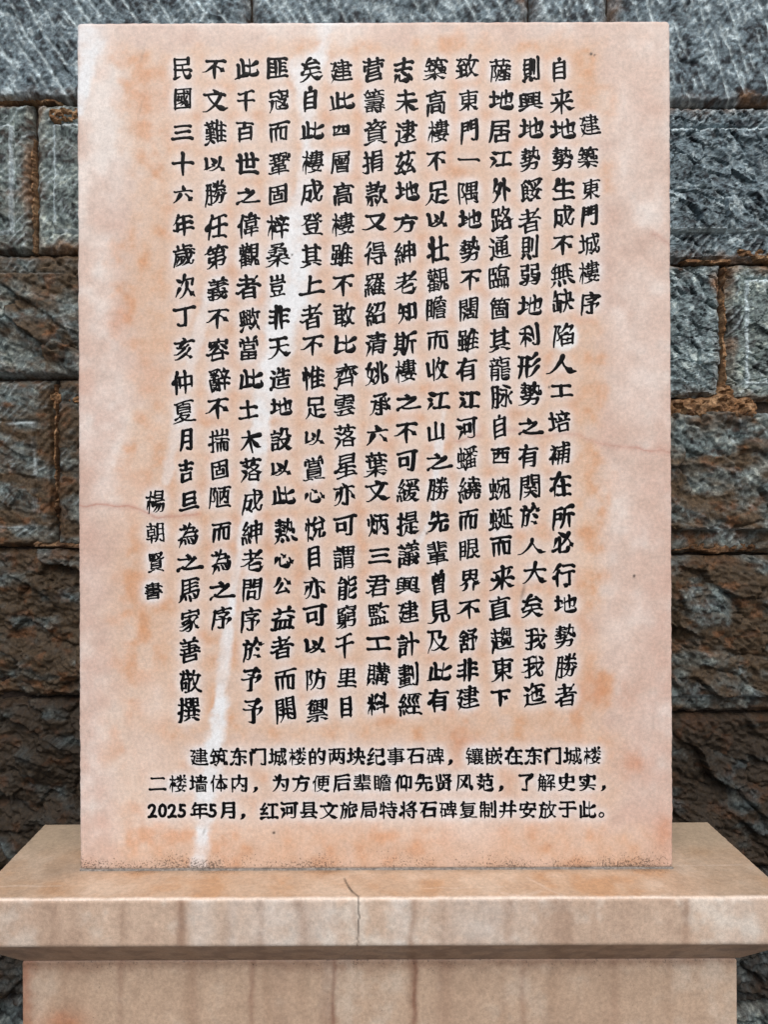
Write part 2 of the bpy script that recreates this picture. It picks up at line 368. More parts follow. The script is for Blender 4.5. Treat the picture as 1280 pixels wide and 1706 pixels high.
# ------------------------------------------------------------------ brush lettering
def glyph_ribbons(st, rng, shear=.10, bold=1.0, lively=1.0):
    """centre lines and half widths (em units) for one brush written character"""
    st=[np.array(s,float) for s in st]
    tot=sum(np.hypot(*np.diff(s,axis=0).T).sum() for s in st)
    base=min(.058,.106/math.sqrt(max(tot,.9)))*bold
    ax,ay=rng.uniform(0,6.28,2)
    out=[]
    ends=[(i,k,s[0 if k==0 else -1]) for i,s in enumerate(st) for k in (0,1)]
    def free(i,p):
        for j,s in enumerate(st):
            if j==i: continue
            a=s[:-1];b=s[1:];d=b-a
            t=np.clip(((p-a)*d).sum(1)/((d*d).sum(1)+1e-9),0,1)
            if np.hypot(*(a+d*t[:,None]-p).T).min()<.035: return False
        return True
    for i,s in enumerate(st):
        L=np.hypot(*np.diff(s,axis=0).T).sum()
        v=s[-1]-s[0]
        dx,dy=v
        a=math.degrees(math.atan2(abs(dy),abs(dx)+1e-9))
        rising=dx*dy>0
        if a<8 or (a<12 and not rising): kind='h'
        elif a>78: kind='v'
        elif rising:
            mid=(s[0]+s[-1])/2
            kind='t' if (L<.34 and a<52 and mid[0]<.36 and mid[1]<.5) else 'p'
        else: kind='d' if L<.27 else 'n'
        if kind in 'ht' and dx<0: s=s[::-1]
        if kind in 'vpdn' and dy>0: s=s[::-1]
        f0,f1=free(i,s[0]),free(i,s[-1])
        # little hook at the foot of a stroke tapers towards its free tip
        if L<.17 and f0!=f1 and kind in 'hpt':
            for j,k,p in ends:
                if j!=i and np.hypot(*(p-(s[-1] if f0 else s[0])))<.03 and st[j][1-k][1]>p[1]+.15:
                    if f0: s=s[::-1]; f0,f1=f1,f0
                    kind='k'; break
        n=max(5,int(L/.03)+2)
        d=np.r_[0,np.cumsum(np.hypot(*np.diff(s,axis=0).T))]
        t=np.linspace(0,1,n); P=np.c_[np.interp(t*d[-1],d,s[:,0]),np.interp(t*d[-1],d,s[:,1])]
        if n>6:
            for _ in range(2): P[1:-1]=(P[:-2]+2*P[1:-1]+P[2:])/4
        if kind=='h':   w=.80+.22*np.exp(-(t/.10)**2)+.34*np.exp(-((1-t)/.12)**2)*(1 if f1 else .6); w*=.92
        elif kind=='v': w=1.06+.20*np.exp(-(t/.10)**2)*(1 if f0 else .4)-(.42 if f1 and L>.3 else 0)*np.clip((t-.6)/.4,0,1)**1.5
        elif kind=='p': w=1.36-1.02*t**1.2
        elif kind=='n': w=.55+1.0*np.exp(-((t-.80)/.20)**2)-.45*np.exp(-((1-t)/.05)**2)
        elif kind=='d': w=.62+.75*np.sin(np.clip(t*1.25,0,1.25)*1.35)
        elif kind=='t': w=1.35-.95*t
        else:           w=1.15-.8*t
        if kind=='h' and L>.3: P[:,1]+=.012*np.sin(t*math.pi)*rng.uniform(-.2,1.2)
        if kind=='p': 
            nrm=np.array([-(s[-1]-s[0])[1],(s[-1]-s[0])[0]]); P+=nrm*(np.sin(t*math.pi)*-.02*rng.uniform(0,1.5))[:,None]
        w=w*base*rng.uniform(.80,1.18)
        # parallel neighbours keep their gap
        gap=9.
        u=v/(np.hypot(*v)+1e-9); m=P[len(P)//4:max(len(P)*3//4,len(P)//4+1)]
        for j,o in enumerate(st):
            if j==i: continue
            g=o[-1]-o[0]; g=g/(np.hypot(*g)+1e-9)
            if abs(g@u)<.86: continue
            oo=np.vstack([o[:1]+(o[-1:]-o[:1])*f for f in np.linspace(.1,.9,9)]) if len(o)<3 else o
            gap=min(gap,np.hypot(m[:,None,0]-oo[None,:,0],m[:,None,1]-oo[None,:,1]).min())
        w=np.minimum(w,np.maximum(w*.72,gap*.40*(w/w.mean())**.5))
        # ends run on a touch where they are free
        if lively>.2 and kind=='h':
            P[0]+=np.array([-.008,.020]); P[-1]+=np.array([.010,-.022])
        if lively>.2 and kind=='v' and f0: P[0]+=np.array([-.022,.012])
        if lively>.5:
            # each stroke leans a little on its own
            an=rng.normal(0,math.radians(3.0)); mm=P.mean(0); q=P-mm
            P=mm+np.c_[q[:,0]*math.cos(an)-q[:,1]*math.sin(an),q[:,0]*math.sin(an)+q[:,1]*math.cos(an)]
            if f0: P[0]-= (P[1]-P[0])/(np.hypot(*(P[1]-P[0]))+1e-9)*rng.uniform(-.02,.035)
            if f1: P[-1]+= (P[-1]-P[-2])/(np.hypot(*(P[-1]-P[-2]))+1e-9)*rng.uniform(-.02,.05 if kind in 'hv' else .08)
        if f1 and kind in 'hnp': P[-1]+= (P[-1]-P[-2])/(np.hypot(*(P[-1]-P[-2]))+1e-9)*.02*lively
        P=P+rng.normal(0,.006*lively,2)
        P[:,1]+=shear*(P[:,0]-.5)
        X=P.copy()
        P[:,0]+=.014*lively*np.sin(5*X[:,1]+ax); P[:,1]+=.014*lively*np.sin(5*X[:,0]+ay)
        out.append((P,w,kind))
    return out

# strokes of every character, in the order of sorted(characters): count, then for each stroke its number of points and x, y in two-hundredths
STROKES = [
[1,17,65,168,51,164,40,151,35,136,31,108,35,79,40,65,50,53,63,48,77,50,87,59,94,74,99,97,98,128,92,149,81,163,65,168],
[2,3,26,41,49,49,99,48,13,48,49,53,65,72,92,84,113,88,131,87,145,83,155,77,161,67,166,57,168,45,165,33,160,26,143],
[4,2,27,62,32,53,9,32,53,52,48,69,49,84,58,92,72,92,90,83,105,70,113,45,116,2,45,116,45,167,2,45,167,87,167],
[1,17,51,83,41,79,34,73,30,63,30,53,34,43,41,36,50,33,60,33,68,37,74,42,78,49,80,59,77,70,70,77,62,82,51,83],
[1,2,34,117,199,117],
[3,2,195,181,36,181,4,65,42,80,34,101,34,118,37,3,118,37,121,51,121,181],
[3,2,194,46,36,46,2,183,180,48,180,2,60,115,168,115],
[3,2,34,41,198,41,2,108,41,108,196,2,184,135,108,135],
[3,2,112,32,112,185,3,112,136,128,134,180,103,2,34,185,197,185],
[4,3,37,186,126,184,193,186,5,115,32,114,146,117,161,124,172,126,184,6,113,145,100,139,85,123,52,97,38,89,29,90,4,134,135,141,134,150,128,196,91],
[6,2,114,199,115,87,2,115,87,168,87,2,168,87,168,196,2,192,44,63,44,2,63,44,63,193,2,34,151,198,151],
[7,3,125,144,125,49,122,36,3,122,36,102,33,89,40,2,39,174,191,174,5,34,42,41,42,46,46,59,63,70,83,2,182,115,62,115,5,62,115,65,128,88,168,97,180,104,198,4,192,44,166,77,160,84,154,85],
[9,2,35,186,197,186,4,117,65,127,81,138,108,141,186,2,43,31,43,143,2,43,143,188,143,3,188,143,188,47,185,34,4,185,34,174,31,159,31,150,36,4,89,186,87,108,75,80,64,63,5,169,66,169,75,162,86,149,104,138,108,5,107,79,107,88,103,95,97,103,88,108],
[6,7,131,39,144,33,163,33,171,36,177,42,185,88,187,152,2,187,152,40,152,3,76,175,71,177,58,194,2,58,194,51,196,8,32,37,41,38,66,61,81,80,89,97,101,134,105,161,105,199,3,122,113,129,107,145,84],
[7,6,205,46,192,38,122,36,89,43,78,50,72,59,5,36,34,38,41,50,53,58,57,73,59,5,73,59,114,91,153,128,168,146,171,160,2,171,160,44,160,2,101,201,109,199,2,109,199,123,179,2,123,179,120,160],
[3,3,76,33,100,31,112,34,8,112,34,116,44,117,131,120,136,150,155,166,168,170,173,172,183,3,172,183,164,184,43,184],
[7,3,117,126,117,46,114,34,3,114,34,96,31,81,34,4,34,126,130,126,140,127,189,125,5,189,125,186,111,175,96,169,89,162,87,5,139,128,135,138,124,147,111,150,82,162,3,172,189,164,188,52,189,4,125,147,130,156,157,176,162,188],
[12,2,200,86,32,86,2,49,60,178,60,2,178,60,177,111,2,177,111,50,112,2,35,185,196,185,3,114,200,114,43,111,32,3,111,32,90,29,78,33,2,114,137,58,138,2,58,138,58,161,3,58,161,168,162,174,160,3,174,160,174,144,173,138,2,173,138,114,137],
[2,2,52,170,180,170,2,35,52,196,52],
[4,2,197,120,34,120,3,117,185,117,47,114,36,3,114,36,84,32,69,39,2,47,186,183,186],
[9,5,34,80,50,77,85,92,119,112,125,125,4,125,125,139,130,151,143,158,145,4,177,115,166,101,142,80,137,71,6,137,71,124,67,99,54,73,43,43,34,34,36,2,197,174,34,174,4,120,174,118,189,113,198,101,204,4,50,128,60,123,70,125,125,125,4,99,172,95,161,75,138,70,126,4,137,71,143,64,185,37,193,36],
[8,5,162,132,171,127,182,108,194,79,199,74,2,195,165,35,165,2,128,180,120,183,3,120,183,111,199,101,204,8,46,34,52,34,57,37,71,52,80,66,87,83,94,123,95,164,3,58,128,50,103,39,82,4,108,36,118,31,134,32,140,34,3,140,34,143,45,143,164],
[2,9,115,198,114,147,108,138,101,115,92,92,77,70,60,51,40,36,29,36,8,114,146,122,140,138,97,159,65,173,51,188,40,194,37,205,38],
[7,2,46,55,56,65,3,56,65,71,68,106,84,2,106,84,110,93,7,88,36,100,33,112,40,130,54,154,80,168,132,175,191,2,56,65,55,184,3,197,36,173,64,155,80,2,102,179,124,145],
[10,2,64,205,68,199,5,68,199,56,168,52,148,54,134,54,31,4,29,115,30,124,39,137,52,145,3,125,78,105,71,92,69,2,92,69,91,181,3,91,181,125,194,132,193,2,146,31,146,178,2,146,178,193,177,3,193,177,193,82,190,66,3,190,66,174,64,164,69],
[7,2,195,84,195,158,2,195,158,89,159,2,89,159,89,84,2,195,96,89,96,5,56,31,56,135,54,148,58,166,72,198,4,53,145,42,139,33,127,31,120,2,141,197,141,32],
[6,4,29,115,32,125,45,141,58,147,6,198,190,183,192,143,182,98,176,91,176,85,180,2,197,38,91,38,2,199,115,83,115,2,143,39,143,182,6,60,31,60,137,58,150,62,166,77,195,76,202],
[8,5,140,155,127,146,108,107,90,79,78,67,3,82,160,126,160,140,155,3,140,155,153,160,199,160,2,139,199,139,32,5,70,199,57,167,53,148,55,135,55,31,2,106,67,171,67,6,202,68,197,70,181,88,164,119,151,147,140,155,4,31,115,32,126,40,138,52,145],
[13,6,206,38,191,33,163,38,144,43,115,56,88,78,2,198,189,88,189,7,73,34,86,33,109,43,124,54,136,72,143,107,143,188,3,32,115,33,126,41,139,2,41,139,52,143,2,191,127,94,127,2,69,204,71,197,5,71,197,57,164,53,145,55,133,55,31,2,142,96,94,97,2,94,97,95,159,2,95,159,190,159,2,190,159,190,96,2,190,96,142,96],
[16,2,87,84,193,84,2,199,157,84,157,2,175,158,175,185,2,175,185,98,186,4,31,118,33,126,41,137,52,143,2,147,103,147,31,2,137,206,130,199,2,130,199,121,158,2,95,67,94,54,2,94,54,200,54,6,72,201,72,196,57,163,53,145,55,134,55,31,2,147,103,100,107,2,100,107,100,134,3,100,134,106,135,181,134,2,181,134,181,106,2,181,106,147,103],
[8,2,115,115,115,200,2,79,200,71,195,3,71,195,64,171,47,141,2,195,115,35,115,2,64,170,182,169,3,141,114,141,53,145,36,6,145,36,155,34,191,36,197,44,198,56,196,64,7,30,35,39,33,49,37,64,48,73,59,84,85,88,114],
[6,3,145,194,173,152,196,127,3,170,55,76,48,61,49,4,61,49,65,64,91,99,113,136,3,188,36,180,49,170,56,4,170,56,166,70,150,90,143,93,5,34,126,41,128,60,149,77,176,85,193],
[6,5,82,106,62,70,48,50,39,39,32,36,3,194,37,149,106,141,110,2,197,146,35,146,2,129,166,120,170,2,120,170,108,197,2,108,197,98,201],
[8,2,40,176,192,176,2,70,144,160,144,2,70,74,70,199,2,70,109,160,109,4,134,53,145,53,190,34,202,34,2,198,73,34,73,4,98,54,87,53,40,33,30,35,2,160,199,160,74],
[7,2,57,75,68,74,5,68,74,95,98,111,125,115,155,115,200,2,43,30,43,166,2,43,166,189,165,4,189,165,189,49,188,39,184,33,3,184,33,158,31,146,37,3,112,125,125,119,166,77],
[9,4,29,55,31,65,50,90,62,114,2,62,114,73,115,3,108,87,89,105,73,115,2,142,81,142,176,4,34,182,73,188,104,197,114,195,2,33,140,113,140,3,75,188,73,127,75,31,4,149,37,161,31,178,31,188,35,3,188,35,191,47,191,195],
[11,3,98,51,108,46,120,48,3,120,48,122,56,122,103,2,122,103,41,103,2,41,103,40,48,2,121,171,46,172,3,161,37,170,32,191,36,3,191,36,193,48,193,197,2,129,137,38,137,4,38,137,35,155,45,173,49,195,2,81,199,81,31,2,157,85,157,182],
[13,2,142,80,142,176,2,52,59,35,33,2,35,33,27,32,3,89,60,96,57,109,36,2,42,155,105,155,2,42,118,105,118,3,191,195,191,47,188,34,4,188,34,178,31,162,31,152,36,2,42,155,42,81,2,42,81,105,81,2,105,81,104,193,2,104,193,42,193,2,42,193,42,155],
[18,2,40,149,119,150,2,119,150,119,189,3,119,189,114,190,41,190,2,132,111,31,111,2,31,35,132,40,2,81,112,81,201,2,40,131,125,131,2,82,59,82,91,2,154,80,154,176,2,43,75,120,75,2,29,170,134,170,3,192,195,192,53,189,34,4,189,34,183,32,170,30,156,37,3,82,59,73,57,44,58,2,44,58,44,93,2,44,93,119,92,3,119,92,120,85,119,58,3,119,58,90,57,82,59],
[15,2,42,148,79,148,3,57,36,64,32,77,34,3,77,34,79,45,79,191,2,79,191,43,191,5,43,191,42,107,38,62,32,34,34,24,5,42,106,71,106,86,97,95,95,103,97,4,103,97,109,89,112,87,182,86,7,182,86,180,57,175,36,171,33,162,31,153,32,148,36,5,102,97,119,114,136,140,146,170,150,200,2,97,133,199,133,5,209,99,198,98,187,105,172,118,168,132,3,174,164,174,177,185,196,2,120,182,107,196,2,192,164,105,164,7,95,35,101,33,106,35,117,43,128,54,137,73,143,108],
[16,2,32,169,112,169,7,113,87,112,79,101,59,85,45,70,38,44,32,28,35,4,202,128,205,116,204,105,200,101,5,200,101,192,102,186,113,184,131,183,177,2,183,177,128,177,7,150,201,148,156,144,138,138,124,131,114,124,107,118,106,2,70,106,70,141,2,40,131,104,131,3,127,151,157,132,165,123,2,45,77,180,76,6,180,76,178,52,171,34,162,30,143,30,133,36,2,54,156,33,144,2,40,190,103,190,2,70,170,70,201,4,31,102,99,106,107,108,112,113,2,89,158,110,146],
[11,2,109,61,109,170,2,65,85,109,85,2,109,151,70,151,2,194,191,43,190,3,43,190,43,45,44,39,2,44,39,199,39,2,144,120,180,120,2,144,169,144,61,2,144,151,188,151,2,144,85,192,85,2,74,120,109,120],
[2,2,198,125,34,125,2,116,32,116,198],
[3,2,197,121,34,121,5,40,181,51,177,115,184,168,195,181,194,2,115,32,115,183],
[10,2,65,158,168,158,4,192,32,187,33,178,43,170,46,4,170,46,165,57,151,69,142,72,2,198,88,34,88,2,168,89,168,190,2,168,190,66,191,2,66,191,65,89,2,168,123,65,123,5,46,41,50,39,128,42,162,43,170,46,4,90,86,86,74,64,53,59,41],
[3,9,27,39,39,36,65,47,99,67,127,91,144,112,161,139,174,171,175,184,3,175,184,168,186,42,186,9,208,39,194,36,167,45,137,63,111,85,93,107,77,133,63,163,58,185],
[6,6,34,32,35,40,57,72,68,98,79,142,76,188,9,79,142,88,136,100,111,112,92,137,64,160,48,182,38,194,35,207,39,9,72,37,83,33,89,35,119,48,141,63,157,80,172,101,184,127,185,140,2,185,140,138,142,2,138,142,146,189,2,146,189,41,189],
[7,2,54,66,54,141,2,54,141,121,141,2,121,141,122,82,2,122,82,54,81,4,173,185,173,54,171,39,168,35,3,168,35,141,31,130,35,2,34,186,197,186],
[7,8,115,199,115,108,113,93,107,77,94,59,76,47,40,33,27,36,9,207,39,194,33,181,33,143,38,117,45,86,62,70,79,59,94,53,97,2,115,117,48,117,2,48,117,47,168,2,47,168,184,169,2,184,169,185,118,2,185,118,115,117],
[7,2,115,199,115,128,2,48,128,185,128,2,35,172,195,172,2,58,38,174,38,2,174,38,173,91,2,173,91,59,91,2,59,91,58,38],
[7,2,85,31,86,102,2,86,102,183,102,2,183,102,184,41,2,184,41,85,41,6,34,24,33,37,45,67,51,94,53,122,54,183,4,54,183,125,189,174,197,188,194,2,53,145,199,145],
[8,2,198,157,34,157,2,52,122,175,123,2,175,123,175,190,3,175,190,169,192,54,192,5,27,66,36,65,61,85,69,88,180,87,2,180,87,180,40,2,180,40,76,40,6,76,31,76,78,73,98,91,130,103,165,107,191],
[14,2,84,47,84,103,2,84,103,144,104,2,144,104,144,58,2,144,58,84,58,6,150,37,160,32,174,31,185,33,189,38,190,192,2,190,192,132,192,2,132,192,131,136,2,131,136,191,134,2,191,164,131,164,2,41,164,99,164,2,41,134,98,135,2,98,135,99,193,2,99,193,42,192,2,42,192,41,30],
[14,3,163,204,153,197,148,181,2,33,96,199,96,2,159,97,164,115,2,164,115,162,128,2,56,154,175,154,2,114,178,114,97,3,72,97,67,116,67,128,2,194,128,39,128,2,187,180,43,180,3,76,201,80,192,80,180,2,60,36,172,37,2,172,37,171,71,2,171,71,60,71,2,60,71,60,36],
[7,2,40,38,41,182,2,41,182,189,182,2,189,182,189,40,2,40,53,189,53,3,136,182,136,112,138,101,3,138,101,146,97,174,97,6,94,182,91,137,84,110,72,92,64,86,58,86],
[11,2,165,146,68,146,2,115,112,81,111,2,81,111,81,72,2,81,72,152,72,2,152,72,151,111,2,151,111,115,112,2,115,112,115,169,2,190,39,40,39,2,40,39,41,190,2,41,190,190,190,2,190,190,190,39],
[17,2,168,152,63,152,3,115,86,109,81,63,72,3,144,175,151,175,162,168,3,167,85,169,76,165,63,4,165,63,159,61,151,64,137,81,4,137,81,129,78,112,62,105,61,2,137,81,137,95,4,137,95,133,100,130,112,123,174,2,192,30,191,190,2,191,190,39,191,2,39,191,39,30,2,192,39,39,39,5,157,132,156,124,149,106,145,99,137,95,2,70,129,70,100,2,70,100,103,100,2,103,100,103,129,2,103,129,70,129],
[3,2,197,40,34,40,2,46,136,185,136,2,115,40,115,198],
[6,2,143,36,143,144,2,97,106,188,106,2,195,170,35,170,3,59,112,48,108,33,94,6,62,32,62,103,60,114,64,127,92,177,99,198,2,89,35,196,35],
[7,11,108,181,108,55,112,40,120,36,131,35,176,35,189,36,196,41,199,50,200,59,195,68,2,79,152,31,152,7,89,121,103,126,116,134,142,142,157,151,181,160,192,162,6,192,162,192,118,189,90,185,85,175,83,165,89,2,57,79,57,197,2,150,200,150,76,4,82,87,57,79,50,74,32,66],
[9,4,82,89,58,81,37,69,27,70,7,76,35,87,34,103,44,118,59,130,80,140,106,139,197,2,58,81,57,198,2,34,152,78,152,2,103,166,184,166,2,184,166,184,108,3,97,108,140,106,199,108,5,140,106,149,98,158,75,170,56,195,34,2,195,34,206,36],
[15,5,156,200,156,167,160,118,163,90,167,83,5,167,83,167,64,177,43,187,34,198,36,4,198,36,201,45,203,58,199,71,2,54,198,55,72,5,28,63,35,61,49,66,55,71,76,77,5,168,84,176,88,181,96,193,129,192,136,3,113,64,122,63,129,66,3,129,66,133,85,133,129,2,133,129,95,129,2,73,152,34,152,3,167,63,159,60,132,34,2,132,34,124,35,4,168,200,177,199,191,187,191,170,2,191,170,95,169,4,95,169,94,87,88,57,77,34],
[13,2,54,198,55,72,2,32,152,76,152,5,27,62,36,62,49,67,56,72,80,79,3,139,204,144,198,148,178,2,91,121,200,121,3,166,122,169,137,178,162,2,178,162,186,166,2,194,177,99,177,3,124,139,121,141,113,161,2,184,39,108,39,2,108,39,107,90,2,107,90,183,90,2,183,90,184,39],
[16,2,72,152,32,152,2,143,134,143,200,2,95,184,192,184,4,189,168,182,165,171,151,166,148,2,53,80,53,197,2,88,134,200,134,5,29,69,35,69,47,74,55,80,76,86,2,118,151,107,165,2,122,84,122,61,2,122,61,165,62,2,165,62,164,84,2,164,84,122,84,2,189,38,98,38,2,98,38,98,106,2,98,106,189,107,2,189,107,189,38],
[6,2,199,133,94,133,2,147,37,147,199,2,194,37,100,37,3,55,144,50,146,35,172,2,72,31,72,199,3,34,73,58,88,71,91],
[17,5,30,33,46,32,87,40,101,44,107,49,2,107,49,128,49,5,128,49,136,43,178,34,194,33,205,37,4,107,49,102,56,80,70,74,80,3,41,65,47,65,81,86,2,81,86,87,107,2,189,182,66,182,4,128,49,133,56,159,73,162,82,4,162,82,154,84,89,85,81,86,3,36,157,60,180,66,182,2,66,182,72,200,2,174,133,65,133,2,174,133,172,109,3,172,109,87,107,67,109,3,67,109,65,117,67,156,2,67,156,173,156,2,173,156,174,133],
[19,4,79,81,83,72,104,55,107,50,2,28,66,38,63,3,38,63,78,81,80,84,2,80,84,87,86,5,208,36,195,31,172,34,134,43,127,49,2,127,49,108,50,4,108,50,102,44,89,40,34,31,4,126,49,131,56,155,72,160,81,4,160,81,155,84,93,84,87,86,2,87,86,92,103,2,113,191,111,171,2,37,192,194,192,2,174,148,58,148,2,58,127,174,127,2,174,148,173,107,5,173,107,168,105,103,105,93,103,59,106,2,59,106,59,168,4,59,168,110,171,166,170,172,168,2,172,168,174,148],
[6,2,145,32,145,200,3,145,138,160,136,184,116,3,58,120,81,103,89,100,4,36,121,61,171,67,197,64,203,2,62,170,110,168,10,110,168,108,150,102,127,94,105,89,100,81,79,61,55,44,40,37,36,27,37],
[3,7,115,199,113,138,94,88,76,62,62,49,40,35,27,36,8,200,37,194,36,188,38,172,50,158,63,138,92,122,128,114,138,5,36,142,102,142,113,139,127,142,196,142],
[5,8,33,36,37,34,43,36,73,56,88,70,100,89,114,119,114,184,3,37,122,105,122,114,119,3,114,119,126,122,195,122,7,205,37,192,35,173,45,153,61,134,84,121,110,114,118,2,44,184,186,184],
[13,3,94,88,115,103,125,103,3,162,200,162,48,164,34,5,164,34,182,31,198,35,202,49,198,62,2,31,159,79,158,6,79,158,75,117,63,77,45,47,32,36,27,36,3,61,207,54,198,38,100,4,38,100,60,82,80,61,83,54,2,125,103,125,103,3,113,142,100,168,93,172,3,129,200,129,115,125,104,8,125,104,128,90,123,70,119,59,110,48,99,37,93,33,83,34,2,196,170,179,142,4,162,113,176,111,194,93,198,87],
[10,4,104,153,94,130,82,114,71,89,4,71,89,77,84,107,72,115,66,4,115,66,127,66,182,38,188,37,2,37,122,194,122,5,114,66,107,56,75,41,48,33,35,37,2,189,152,189,177,3,189,177,115,178,41,177,2,41,177,41,152,3,100,203,109,198,116,178,3,127,66,149,102,155,121],
[9,2,93,138,74,152,3,111,201,117,191,119,179,3,47,120,56,120,75,106,2,41,152,41,177,3,41,177,119,179,190,176,2,190,176,190,152,7,34,36,47,33,70,41,88,51,102,65,117,95,124,152,2,36,84,195,84,3,133,64,168,48,191,35],
[16,8,126,96,129,63,127,52,123,40,114,33,101,30,93,32,84,37,2,126,96,103,133,2,126,96,148,103,4,148,103,153,110,172,124,183,126,5,114,111,86,95,52,81,44,78,33,80,2,35,113,44,110,2,44,110,103,133,2,64,150,166,150,2,40,156,40,182,3,40,182,117,184,192,182,2,192,182,192,156,3,116,184,112,198,103,203,2,103,133,110,149,5,148,103,157,81,168,66,177,55,194,43,2,194,43,205,44,6,126,83,117,80,93,65,57,48,41,43,29,46],
[13,9,205,83,194,81,175,89,153,84,79,84,62,87,54,86,38,78,28,79,4,165,87,162,97,142,111,117,133,2,40,160,40,181,3,40,181,118,183,191,182,2,191,182,191,161,2,119,183,113,201,2,113,201,107,204,3,123,142,119,139,117,133,6,117,133,108,129,92,112,71,95,67,79,67,37,2,67,37,164,37,2,164,37,165,87,3,140,158,147,156,181,131,5,93,161,84,157,52,130,47,127,42,127],
[14,10,87,112,87,50,89,42,93,38,107,35,186,35,193,38,198,46,199,53,196,63,2,105,113,31,113,2,48,147,99,147,2,113,201,118,184,5,34,35,44,47,50,61,55,93,55,112,2,125,115,178,114,5,178,114,176,101,162,82,146,68,121,54,2,121,54,112,57,2,37,164,38,182,3,38,182,118,184,192,182,2,192,182,192,164,2,185,143,144,143,2,172,63,127,95,2,144,115,144,158],
[13,3,129,57,114,78,107,83,2,69,31,69,200,4,68,103,54,97,35,80,32,74,9,93,124,101,123,122,129,135,134,143,142,159,148,182,169,186,176,187,185,2,187,185,139,187,3,142,142,135,153,125,161,3,174,127,174,45,172,34,3,172,34,151,30,140,35,4,91,165,101,165,128,183,139,187,3,139,187,143,199,155,203,2,199,103,93,103,2,69,149,53,149,2,53,149,38,169],
[10,2,84,43,85,93,2,85,93,145,93,2,145,93,146,54,2,146,54,84,54,6,33,37,32,42,45,74,50,100,53,125,54,190,2,54,190,176,190,2,176,190,175,153,2,175,153,53,152,2,53,122,189,121,8,189,121,188,78,185,47,181,37,175,32,160,30,153,31,143,37],
[10,2,131,154,131,82,2,52,154,184,155,2,184,155,184,189,2,184,189,52,189,5,52,189,52,121,49,87,42,57,33,35,2,52,119,196,118,2,82,37,180,37,2,180,37,180,81,2,180,81,82,80,2,82,80,82,37],
[23,2,84,57,178,57,3,103,141,100,151,101,164,2,100,152,93,154,2,129,98,129,138,2,50,164,185,165,2,185,165,185,192,2,185,192,51,191,5,51,191,50,119,47,88,41,58,33,35,2,33,35,34,28,2,161,164,159,140,3,107,112,100,123,93,127,2,162,152,171,154,2,152,111,161,125,2,84,57,84,35,2,84,35,177,35,2,177,35,177,77,2,177,77,85,77,2,85,77,84,57,4,129,98,117,97,81,97,76,98,2,76,98,76,138,5,76,138,103,141,128,138,159,140,184,138,3,184,138,186,132,185,98,4,185,98,177,97,135,97,129,98],
[4,2,45,158,45,47,2,45,47,186,47,2,115,47,115,197,2,186,32,186,158],
[16,2,46,193,47,171,2,47,171,184,172,2,184,172,186,192,2,47,148,47,31,2,97,148,97,34,5,111,33,121,33,130,39,142,51,159,77,2,159,77,161,108,4,159,77,166,72,179,50,195,34,2,195,34,206,35,2,97,48,47,48,3,138,154,137,133,123,98,2,115,172,115,200,2,47,88,97,88,2,137,133,196,131,2,196,131,190,100,2,32,127,113,127],
[3,2,198,47,34,47,2,44,177,187,177,2,115,176,115,47],
[7,2,33,77,199,77,2,65,77,65,130,2,65,130,184,131,2,125,32,125,176,2,70,177,189,176,2,75,199,70,178,4,70,178,62,172,43,145,35,139],
[6,2,34,101,198,101,5,162,199,150,174,148,166,151,148,151,32,2,70,199,83,176,8,83,176,80,155,79,94,74,73,66,57,58,47,43,35,35,34,2,83,176,93,174,2,40,159,191,159],
[11,3,68,100,144,101,189,98,3,189,98,184,86,171,70,4,168,149,163,139,140,122,135,115,2,80,151,180,151,3,114,202,121,199,127,179,5,34,26,32,35,38,52,45,85,48,178,2,48,178,198,178,2,135,115,140,105,4,140,105,132,90,131,44,129,33,4,129,33,120,31,100,30,91,35,3,135,115,102,127,96,127],
[14,2,88,158,199,158,2,35,188,70,187,4,70,187,67,174,50,144,47,132,2,98,103,189,103,2,101,184,183,184,2,183,184,184,130,2,184,130,100,130,2,138,201,138,57,3,37,128,48,131,74,129,4,74,129,68,96,58,71,58,60,2,58,60,42,41,5,58,60,86,45,117,37,192,35,206,42,2,89,75,197,75,3,40,99,49,77,58,71],
[17,2,73,84,43,96,7,144,35,152,31,173,30,179,32,183,37,188,55,191,115,2,191,115,133,115,2,133,115,134,155,2,134,155,189,155,2,189,155,189,194,2,189,194,129,194,4,189,72,177,70,132,54,124,54,2,40,194,98,194,2,98,194,98,155,2,98,155,45,155,2,45,155,43,116,2,43,116,99,115,8,99,115,98,76,95,55,90,39,86,34,78,32,65,32,57,37,2,133,96,163,84,2,28,55,35,53,3,35,53,83,68,96,70],
[7,2,123,188,34,188,2,104,31,104,188,2,125,122,31,122,6,34,30,35,35,48,61,55,88,57,117,57,188,4,134,161,144,161,150,164,190,197,5,203,144,192,140,172,121,147,103,137,103,6,208,90,198,86,180,65,155,45,136,34,127,36],
[14,2,87,85,199,85,2,107,67,125,48,2,186,169,105,169,4,58,31,57,125,61,138,72,155,3,57,124,44,119,29,103,2,91,115,195,115,3,35,166,58,186,69,199,4,137,34,147,30,159,31,166,33,3,166,33,168,44,168,115,2,186,169,185,141,2,185,141,105,141,2,105,141,105,195,2,105,195,184,195,2,184,195,186,169],
[4,3,48,127,43,94,34,66,10,159,81,164,65,160,45,155,38,138,34,102,34,88,37,83,46,82,59,82,144,3,95,191,107,182,137,156,2,178,132,199,72],
[7,4,84,151,84,58,85,45,90,36,6,90,36,102,33,154,34,159,38,163,44,166,66,4,23,48,36,46,71,66,84,70,2,174,130,201,80,3,34,85,42,106,50,138,2,127,169,89,196,5,86,84,100,89,133,121,159,155,177,186],
[7,2,115,199,115,123,2,34,171,197,171,2,47,123,185,123,3,46,86,49,77,37,44,2,194,42,174,82,8,76,83,78,43,80,38,86,34,139,33,152,34,160,41,162,54,3,135,80,106,101,97,103],
